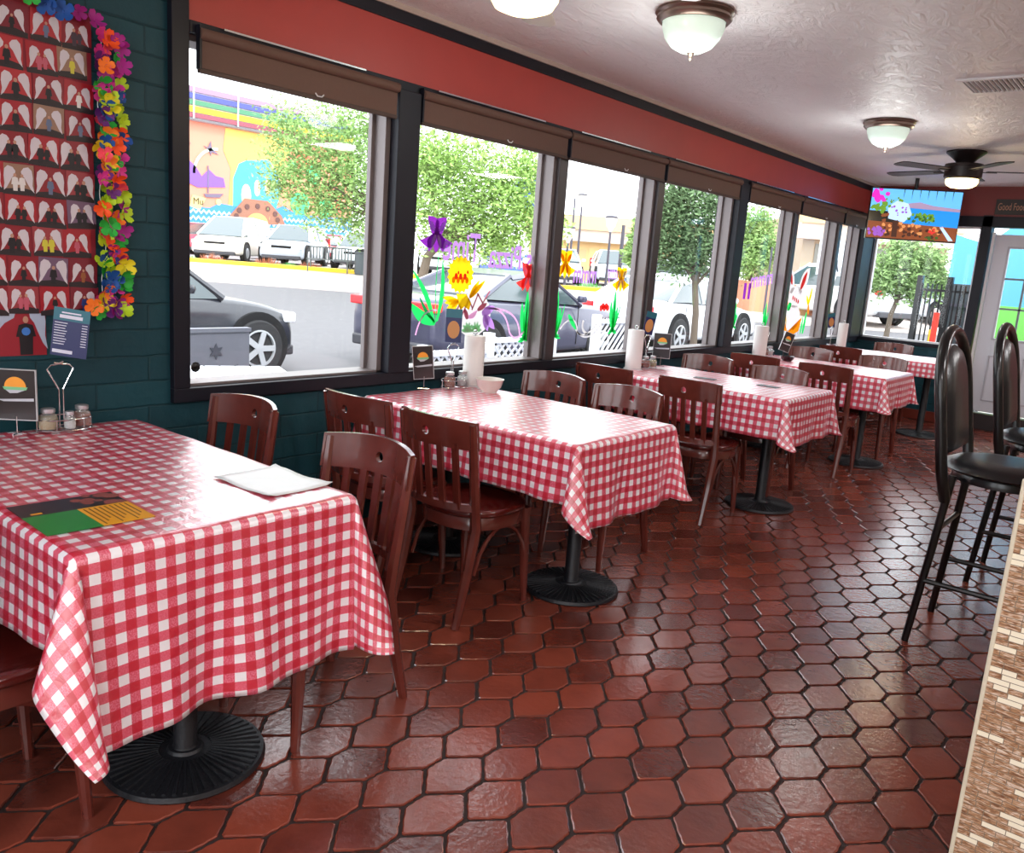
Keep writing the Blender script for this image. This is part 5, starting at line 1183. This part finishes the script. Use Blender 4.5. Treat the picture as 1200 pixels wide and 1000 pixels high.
# ------------------------------------------------------------------ cars
M_TYRE = mat('tyre_rubber', (40, 40, 42), .8); M_RIM = mat('alloy_rim', (196, 198, 202), .3, .6); M_CGL = mat('car_glass', (66, 80, 84), .08, coat=.6); M_TL = mat('tail_lamp_red', (226, 36, 44), .3); M_HL = mat('head_lamp', (226, 230, 236), .15); M_UND = mat('wheel_well', (18, 18, 20), .9)
def car(name, lab, loc, rz, L_, W_, H_, col, kind='sedan', grp=None, detail=True, metal=.3):
    """local: +x is the nose, origin on the ground at the car's middle"""
    e = tag(empty(name, loc, rz), lab, 'car', grp)
    M_B = mat('car_paint_%d_%d_%d' % col, col, .28, metal, coat=.8)
    h = L_ / 2; w = W_ / 2
    if kind == 'sedan':
        belt = [(-h, .62, .45), (-h * .97, .66, .3), (-h * .8, .70, .27), (-h * .45, .67, .24), (0, .66, .22), (h * .35, .64, .22), (h * .7, .60, .24), (h * .93, .50, .28), (h, .42, .36)]
        cab = [(-h * .70, .68, .68), (-h * .40, .93, .68), (-h * .15, 1.0, .66), (h * .10, .98, .66), (h * .42, .66, .64)]
    elif kind == 'coupe':
        belt = [(-h, .66, .45), (-h * .97, .72, .28), (-h * .8, .76, .25), (-h * .45, .72, .24), (0, .70, .22), (h * .35, .69, .22), (h * .7, .66, .24), (h * .93, .56, .28), (h, .46, .36)]
        cab = [(-h * .62, .76, .74), (-h * .30, .95, .72), (-h * .08, 1.0, .70), (h * .08, .97, .70), (h * .38, .70, .68)]
    elif kind == 'suv':
        belt = [(-h, .66, .4), (-h * .97, .68, .25), (-h * .8, .66, .22), (-h * .4, .64, .20), (0, .62, .20), (h * .45, .62, .20), (h * .75, .58, .22), (h * .95, .50, .24), (h, .42, .3)]
        cab = [(-h * .97, .66, .64), (-h * .86, .95, .62), (-h * .3, 1.0, .60), (h * .18, .97, .60), (h * .53, .62, .60)]
    else:  # van
        belt = [(-h, .64, .4), (-h * .97, .62, .22), (-h * .5, .60, .18), (0, .58, .18), (h * .5, .58, .18), (h * .8, .54, .20), (h * .96, .44, .22), (h, .36, .28)]
        cab = [(-h * .98, .62, .60), (-h * .9, .96, .58), (-h * .2, 1.0, .56), (h * .25, .97, .56), (h * .72, .56, .56)]
    b = MB(); rings = []
    for i, (x, zt, zb) in enumerate(belt):
        k_ = 0.82 if i in (0, len(belt) - 1) else (.95 if i in (1, len(belt) - 2) else 1.0); zt *= H_; zb *= H_ * .62
        ww = w * k_; zm = zb + (zt - zb) * .55
        rings.append([(x, -ww * .93, zb), (x, -ww, zb + .08), (x, -ww, zm), (x, -ww * .93, zt - .03), (x, -ww * .80, zt), (x, ww * .80, zt), (x, ww * .93, zt - .03), (x, ww, zm), (x, ww, zb + .08), (x, ww * .93, zb)])
    b.loft(rings); body = b.build('body', M_B, e, smooth=40)
    m_ = body.modifiers.new('s', 'SUBSURF'); m_.levels = 1; m_.render_levels = 2
    b = MB(); rings = []
    for i, (x, zt, zb) in enumerate(cab):
        zt *= H_; zb *= H_ * .98; f = (zt - zb) / (H_ * .34); ww = w * .90; wt = w * (.90 - .17 * max(0, f)); zt = max(zt, zb + .02)
        rings.append([(x, -ww, zb), (x, -wt - .01, zb + (zt - zb) * .85), (x, -wt + .06, zt), (x, wt - .06, zt), (x, wt + .01, zb + (zt - zb) * .85), (x, ww, zb)])
    b.loft(rings).build('window_glass', M_CGL, e, smooth=30)
    b = MB(); R_ = rings; up_ = .012
    mid = R_[1:-1]
    for A, B in zip(mid, mid[1:]):          # roof skin
        b.loft([[(p[0], p[1] * 1.01, p[2] + up_) for p in A[1:5]] + [(p[0], p[1] * .99, p[2] - .02) for p in A[1:5]][::-1], [(p[0], p[1] * 1.01, p[2] + up_) for p in B[1:5]] + [(p[0], p[1] * .99, p[2] - .02) for p in B[1:5]][::-1]])
    for sgn in (0, 1):
        for (A, B) in ((R_[0], R_[1]), (R_[-1], R_[-2])):
            ia = 0 if sgn == 0 else 5; ib = 2 if sgn == 0 else 3
            b.tube([(A[ia][0], A[ia][1] * 1.0, A[ia][2]), (B[ib][0], B[ib][1], B[ib][2])], .045, 6)
        ii = len(R_) // 2; A = R_[ii]; ia = 0 if sgn == 0 else 5; ib = 1 if sgn == 0 else 4
        b.tube([(A[ia][0], A[ia][1] * 1.0, A[ia][2]), (A[ib][0], A[ib][1] * 1.01, A[ib][2])], .035, 6)
    b.build('roof_and_pillars', M_B, e, smooth=40)
    wr = .34 if kind != 'suv' else .37
    for sx in (h * (.60 if kind != 'suv' else .72), -h * .58):
        for sy in (-1, 1):
            Mx = T(sx, sy * (w - .10), wr) @ Matrix.Rotation(-sy * PI / 2, 4, 'X')
            MB().lathe([(wr + .075, -.02), (wr + .075, .106), (wr + .02, .108), (0, .02)], 30, M=T(sx, sy * (w - .10), wr + .03) @ Matrix.Rotation(-sy * PI / 2, 4, 'X')).build('wheel_arch', M_UND, e)
            wh = MB().lathe([(0, -.1), (wr * .95, -.1), (wr, -.07), (wr, .10), (wr * .94, .125), (wr * .66, .125), (wr * .64, .10), (0, .10)], 30, M=Mx).build('wheel', M_TYRE, e)
            if detail:
                b = MB(); b.lathe([(wr * .66, .105), (wr * .66, .13), (wr * .60, .132), (wr * .58, .108)], 30, M=Mx); b.lathe([(0, .135), (wr * .16, .132), (wr * .17, .11)], 14, M=Mx)
                for k_ in range(5):
                    Mk = Mx @ Matrix.Rotation(2 * PI * k_ / 5, 4, 'Z'); b.box(wr * .1, wr * .62, -wr * .10, wr * .10, .11, .130, Mk)
                b.build('rim', M_RIM, wh)
            else:
                MB().lathe([(0, .125), (wr * .55, .128), (wr * .62, .11)], 20, M=Mx).build('rim', M_RIM, wh)
    b = MB(); zt = belt[1][1] * H_; y0 = w * .50
    if kind in ('suv', 'van'):
        for sy in (-1, 1): b.box(-h * 1.0, -h * .93, min(sy * w * .80, sy * w * .97), max(sy * w * .80, sy * w * .97), zt - .28, zt + .12)
    else:
        for sy in (-1, 1): b.box(-h * 1.005, -h * .93, min(sy * w * .42, sy * w * .90), max(sy * w * .42, sy * w * .90), zt - .20, zt - .07)
    b.build('tail_lamp', M_TL, e, smooth=0, bevel=.02)
    b = MB(); zt = belt[-2][1] * H_
    for sy in (-1, 1): b.box(h * .90, h * .985, min(sy * w * .50, sy * w * .92), max(sy * w * .50, sy * w * .92), zt - .16, zt - .02)
    b.build('head_lamp', M_HL, e, smooth=0, bevel=.03)
    MB().box(h * .95, h * .99, -w * .42, w * .42, zt - .22, zt - .05).build('grille', M_UND, e, smooth=0, bevel=.02)
    MB().box(-h * 1.0, -h * .9, -w * .85, w * .85, .26, .42).box(h * .9, h * 1.0, -w * .82, w * .82, .24, .38).build('bumper', mat('bumper_dark', (60, 60, 66), .5), e, smooth=0, bevel=.03)
    for sy in (-1, 1):
        b = MB(); b.lathe([(0, -.06), (.07, -.05), (.09, 0), (.07, .05), (0, .06)], 12, M=T(h * .30, sy * (w + .06), belt[4][1] * H_ + .07)); b.build('side_mirror', M_B, e, smooth=60)
    if detail:
        b = MB()
        for x_ in (h * .30, -h * .12, -h * .50) if kind != 'coupe' else (h * .30, -h * .20):
            for sy in (-1, 1): b.box(x_, x_ + .008, sy * w * 1.0 - .006, sy * w * 1.0 + .006, H_ * .24, belt[4][1] * H_ * .96)
        for sy in (-1, 1): b.box(-h * .0, -h * .0 + .2, sy * w * 1.0 - .02, sy * w * 1.0 + .02, belt[4][1] * H_ * .84, belt[4][1] * H_ * .84 + .03)
        b.build('door_seams', M_UND, e, smooth=0)
    return e
PYH = PI / 2
car('suv', 'black sport utility car cut by the left frame of the first pane', (-7.25, 4.64, gz(0)), PYH, 4.85, 1.88, 1.70, (40, 42, 50), 'suv', metal=.2)
car('coupe', 'dark slate two-door muscle coupe parked behind the painted chick', (-5.75, 10.65, -0.20), PYH, 5.0, 1.92, 1.46, (66, 66, 88), 'coupe', metal=.3)
# white sedan: right rear corner on the ray through the red tail lamp beside the third table sign
car('sedan', 'white four-door sedan parked beyond the third table sign', (-5.33, 15.60, -0.10), PYH, 4.8, 1.85, 1.46, (226, 228, 234), 'sedan', metal=.0)
def parked(u, vb, s, kind, col, name, lab, L_, W_, H_, yaw):
    g = at(u, vb, s); zz = gz((g.x - 3.095) * FW.x + g.y * FW.y)
    car(name, lab, (g.x, g.y, zz), yaw, L_, W_, H_, col, kind, 'cars in the far lot', False, metal=0.0)
fa = math.atan2(-FW.y, -FW.x)      # facing the camera
parked(275, 305, 34.5, 'van', (236, 228, 214), 'minivan', 'cream white minivan parked nose-out before the mural', 4.7, 1.95, 1.75, fa)
parked(234, 300, 40.5, 'sedan', (206, 52, 70), 'sedan', 'red sedan left of the white minivan', 4.4, 1.8, 1.5, fa)
parked(318, 300, 40.5, 'sedan', (214, 222, 230), 'sedan', 'pale silver car between the minivan and grey crossover', 4.4, 1.8, 1.5, fa)
parked(347, 306, 34.5, 'suv', (170, 176, 188), 'crossover', 'silver grey crossover nose-out right of the minivan', 4.5, 1.85, 1.6, fa)
parked(385, 305, 40.5, 'sedan', (214, 44, 66), 'sedan', 'red sedan behind the street bench', 4.4, 1.8, 1.4, fa)
parked(426, 310, 35, 'suv', (206, 216, 224), 'crossover', 'pale silver wagon behind the litter bin', 4.5, 1.85, 1.5, fa)
parked(588, 322, 35, 'sedan', (86, 116, 190), 'sedan', 'blue car glimpsed under the green tree', 4.5, 1.8, 1.45, fa)
parked(654, 325, 35, 'sedan', (210, 222, 232), 'sedan', 'pale blue-white car beside the yellow painted iris', 4.5, 1.8, 1.45, fa)
parked(716, 332, 38.5, 'suv', (216, 224, 232), 'crossover', 'pale crossover behind the purple painted letters', 4.5, 1.85, 1.6, fa)
parked(522, 318, 35, 'suv', (220, 224, 230), 'crossover', 'white crossover behind the tree trunk', 4.5, 1.85, 1.6, fa)
parked(800, 345, 29, 'sedan', (150, 156, 160), 'sedan', 'grey car on the street behind the white sedan', 4.5, 1.8, 1.45, fa + PI / 2)
g = at(972, 372, 26); car('pickup_truck', 'silver truck passing below the pedestrian sign', (g.x, g.y, gzp(g.x, g.y)), math.atan2(FW.y, FW.x) + .45, 5.2, 1.95, 1.7, (200, 202, 206), 'suv', None, False, metal=.2)
g = at(1094, 358, 27); car('sedan', 'pale car on the street outside the far window', (g.x, g.y, gzp(g.x, g.y)), fa + .2, 4.5, 1.8, 1.45, (190, 200, 214), 'sedan', None, False)

# bench and litter bin at the kerb
g = at(385, 318, 29.6); e = tag(empty('street_bench', (g.x, g.y, gzp(g.x, g.y) + .05), fa + PI / 2), 'dark metal street bench at the yellow kerb before the red car', 'bench')
M_BN = mat('bench_metal', (92, 98, 98), .5)
b = MB()
for k_ in range(5): b.box(-.75, .75, -.2 + k_ * .09, -.14 + k_ * .09, .42, .45)
b.build('seat', M_BN, e, smooth=0)
b = MB()
for k_ in range(14): b.box(-.74 + k_ * .112, -.70 + k_ * .112, .24, .27, .45, .85)
b.box(-.75, .75, .23, .28, .83, .88).build('backrest', M_BN, e, smooth=0)
for sx in (-.7, .7):
    for yy in (-.18, .24): MB().tube([(sx, yy, 0), (sx, yy, .44)], .025, 6).build('leg', M_BN, e)
g = at(424, 323, 29.6); e = tag(empty('litter_bin', (g.x, g.y, gzp(g.x, g.y) + .05)), 'dark round litter bin right of the street bench', 'bin')
MB().lathe([(0, 0), (.25, 0), (.27, .1), (.27, .72), (.29, .74), (.29, .8)], 20).build('bin_body', mat('bin_grey', (74, 82, 88), .5), e); MB().lathe([(.29, .8), (.2, .88), (0, .9)], 20).build('bin_lid', M_UND, e)
# pedestrian sign
g = at(973, 303, 15); e = tag(empty('pedestrian_sign', (g.x, g.y, gzp(g.x, g.y)), math.atan2(LT.y, LT.x) + .35), 'white road sign with a black arrow and walking figure by the street', 'sign')
h = g.z - gzp(g.x, g.y)
MB().tube([(0, .03, 0), (0, .03, h + .3)], .03, 8).build('post', M_POST, e)
MB().box(-.27, .27, -.01, .01, h - .30, h + .33).build('sign_panel', M_WHITE, e, smooth=0, bevel=.004)
b = MB()
fnp = lambda p, q, d: (p, -.012 - d, h + q)
b.prism([(-.20, -.10), (-.12, -.20), (-.11, -.15), (.02, -.12), (.02, -.08), (-.12, -.11), (-.13, -.06)], fnp, .003)
b.prism([(.12 + .03 * math.cos(t), .02 + .03 * math.sin(t)) for t in [2 * PI * j / 10 for j in range(10)]], fnp, .003)
b.prism([(.09, -.02), (.16, -.02), (.17, -.12), (.21, -.22), (.18, -.23), (.13, -.13), (.09, -.23), (.06, -.22), (.10, -.12)], fnp, .003)
b.build('sign_symbols', mat('sign_ink', (50, 54, 60), .5), e, smooth=0)

# white slatted patio table just outside the first pane and a dark ornamental bench back behind it
e = tag(empty('patio_table', (-1.50, 2.76, -0.15), 1.15), 'white slatted patio table just outside the first pane', 'table')
b = MB()
for k_ in range(11): b.box(-.55 + k_ * .10, -.458 + k_ * .10, -.55, .55, .73, .755)
b.build('slat_top', M_WHITE, e, smooth=0, bevel=.003)
MB().box(-.5, .5, -.5, -.42, .69, .73).box(-.5, .5, .42, .5, .69, .73).build('cross_rail', M_WHITE, e, smooth=0)
for sx in (-.45, .45):
    for sy in (-.45, .45): MB().box(sx - .03, sx + .03, sy - .03, sy + .03, 0, .69).build('leg', M_WHITE, e, smooth=0)
M_GREYF = mat('grey_patio_metal', (104, 106, 116), .5); M_LAT = mat('white_lattice', (206, 208, 216), .5)
e = tag(empty('patio_bench', (-2.45, 3.03, -0.15), 0), 'dark grey ornamental metal patio bench in front of the black car', 'bench')
b = MB(); b.box(-.02, .02, -.64, .64, .42, .92, mi=0); b.box(-.03, .03, -.65, .65, .92, .95)
b.build('backrest', M_GREYF, e, smooth=0)
b = MB()
for k_ in range(7):
    cy, cz = -.54 + k_ * .18, .62 + .16 * (k_ % 2)
    b.prism([(cy + (.06 if i % 2 else .03) * math.cos(t), cz + (.06 if i % 2 else .03) * math.sin(t)) for i, t in [(i, 2 * PI * i / 12) for i in range(12)]], lambda p, q, d: (.021 + d, p, q), .006)
b.build('leaf_ornament', mat('ornament_dark', (64, 66, 76), .5), e, smooth=0)
MB().box(.02, .42, -.62, .62, .40, .43).build('seat', M_GREYF, e, smooth=0)
for sy in (-.6, .6):
    for sx in (0, .39): MB().box(sx - .02, sx + .02, sy - .02, sy + .02, 0, .42).build('leg', M_GREYF, e, smooth=0)
# lattice railing of the patio
def lattice(y0, y1, z0, z1, x, lab, sl=False):
    e = tag(empty('lattice_railing', (x, y0, -0.15)), lab, 'railing', 'patio railings'); W_ = y1 - y0; z0 += .15; z1 += .15
    MB().box(-.03, .03, 0, W_, z1 - .05, z1).box(-.03, .03, 0, W_, z0, z0 + .05).build('rail', M_LAT, e, smooth=0)
    b = MB(); n = int((W_ + (z1 - z0)) / .11)
    for k_ in range(n):
        for dr in (0, 1):
            if sl and dr: continue
            c0 = -(z1 - z0) + k_ * .11; a_, b_ = (c0, z0), (c0 + (z1 - z0), z1)
            # clip to the panel
            if a_[0] < 0: a_ = (0, z0 - c0)
            if b_[0] > W_: b_ = (W_, z0 + (W_ - c0))
            if a_[1] > z1 or b_[1] < z0 or a_[0] >= b_[0]: continue
            if dr: a_, b_ = (W_ - a_[0], a_[1]), (W_ - b_[0], b_[1])
            b.tube([(0.006 * dr, a_[0], a_[1]), (0.006 * dr, b_[0], b_[1])], .016, 4)
    b.build('lattice', M_LAT, e, smooth=0)
    for yy in (0, W_): MB().box(-.05, .05, yy - .04, yy + .04, 0, z1 + .06).build('post', M_LAT, e, smooth=0)
lattice(6.65, 7.75, 0.0, 0.62, -2.6, 'white diamond lattice railing beside the dark coupe')
lattice(8.65, 9.6, 0.0, 0.80, -2.6, 'slanted slat railing panel below the red painted bird', True)
lattice(5.5, 6.4, 0.0, 0.55, -2.4, 'low lattice railing left of the towel roll on the second table')
# iron fence, red post tape and blue canopy outside the far wall
e = tag(empty('iron_fence', (0.0, 12.3, -0.15)), 'black iron picket fence outside the far window', 'fence')
for px in (0.10, 0.47, 0.98): MB().box(px - .035, px + .035, -.035, .035, 0, 1.78).build('fence_post', M_BLACKM, e, smooth=0)
for k_ in range(15):
    px = .14 + k_ * .058
    MB().box(px - .009, px + .009, -.009, .009, .1, 1.68).build('picket', M_BLACKM, e, smooth=0)
MB().box(.1, .98, -.015, .015, 1.58, 1.61).box(.1, .98, -.015, .015, .15, .18).build('rail', M_BLACKM, e, smooth=0)
e = tag(empty('dark_gate', (0.38, 12.6, -0.15)), 'solid dark grey gate panel behind the iron fence', 'gate')
MB().box(0, .62, 0, .04, 0, 1.70).build('gate_panel', mat('gate_grey', (66, 74, 78), .6), e, smooth=0); MB().box(0, .62, -.03, 0, 1.40, 1.44).box(0, .62, -.03, 0, .7, .74).build('gate_rail', M_POST, e, smooth=0)
e = tag(empty('safety_post', (0.50, 11.7, -0.15)), 'orange-red post in front of the black fence', 'post')
MB().box(-.03, .03, -.03, .03, 0, 1.32).build('post', mat('safety_red', (226, 60, 44), .5), e, smooth=0); MB().box(-.05, -.03, -.03, .03, .0, 1.1).build('yellow_edge', mat('safety_yellow', (236, 190, 60), .5), e, smooth=0)
e = tag(empty('blue_canopy', (-0.02, 14.4, -0.15)), 'blue gabled shade canopy behind the fence and white door', 'canopy')
M_BLUE = mat('canopy_blue', (84, 158, 196), .6)
MB().prism([(0, 1.2), (0, 2.45), (0.45, 2.32), (1.6, 3.4), (4.4, 3.4), (4.4, 1.2)], lambda p, q, d: (p, d, q), 2.2).build('canopy_cloth', M_BLUE, e, smooth=0)
for px in (.05, 4.3):
    for py in (.1, 2.1): MB().tube([(px, py, 0), (px, py, 1.5)], .04, 8).build('pole', M_POST, e)
e = tag(empty('painted_fence', (0.62, 13.4, -0.15)), 'low bright green and yellow fence seen through the door panes', 'fence')
MB().box(0, 3, 0, .05, .95, 1.45).build('green_boards', mat('fence_green', (110, 190, 84), .6), e, smooth=0); MB().box(0, 3, 0, .05, 0, .95).build('yellow_boards', mat('fence_yellow', (226, 226, 90), .6), e, smooth=0)

# ------------------------------------------------------------------ light
wd = bpy.data.worlds.new('sky'); sc.world = wd; wd.use_nodes = True
bg = wd.node_tree.nodes['Background']; bg.inputs[0].default_value = (0.90, 0.955, 1.0, 1); bg.inputs[1].default_value = 3.1
sn = bpy.data.lights.new('sun', 'SUN'); sn.energy = 1.0; sn.angle = 0.12; sn.color = (1.0, 0.96, 0.9)
so_ = bpy.data.objects.new('sun', sn); COL.objects.link(so_)
so_.rotation_euler = Vector((-0.62, 0.10, -0.78)).to_track_quat('-Z', 'Y').to_euler()
def lamp_pt(loc, e_, c, r):
    l = bpy.data.lights.new('lamp', 'POINT'); l.energy = e_; l.color = c; l.shadow_soft_size = r
    o = bpy.data.objects.new('lamp_or_fill_light', l); COL.objects.link(o); o.location = loc
lamp_pt((1.405, 7.7, 2.16), 4, (1, .85, .6), .08); lamp_pt((1.13, 2.36, 2.16), 5, (1, .85, .6), .08)
lamp_pt((1.17, 3.47, 2.28), 5, (.96, 1, .96), .12); lamp_pt((1.21, 6.25, 2.28), 5, (.96, 1, .96), .12)
# unseen fill lights added on the ceiling, behind and beside the camera
def fill_lamp(x, y, e_):
    t = tag(empty('fill_panel_light', (x, y, CZ)), 'flat square fill light added on the ceiling out of view', 'ceiling light', 'added fill lights out of view')
    MB().box(-.3, .3, -.3, .3, -.03, 0).build('fill_panel', M_WHITE, t, smooth=0)
    l = bpy.data.lights.new('lamp', 'AREA'); l.energy = e_; l.size = .56; l.color = (1, .975, .98)
    o = bpy.data.objects.new('lamp_or_fill_light', l); COL.objects.link(o); o.location = (x, y, CZ - .035)
for x, y in ((4.3, 1.0), (4.3, 3.6), (4.3, 6.2), (2.2, -1.5), (4.2, -1.5), (4.3, 8.8)): fill_lamp(x, y, 27)
sc.view_settings.view_transform = 'Standard'; sc.view_settings.look = 'None'; sc.view_settings.gamma = 1; sc.view_settings.use_curve_mapping = False
sc.view_settings.exposure = 0.65
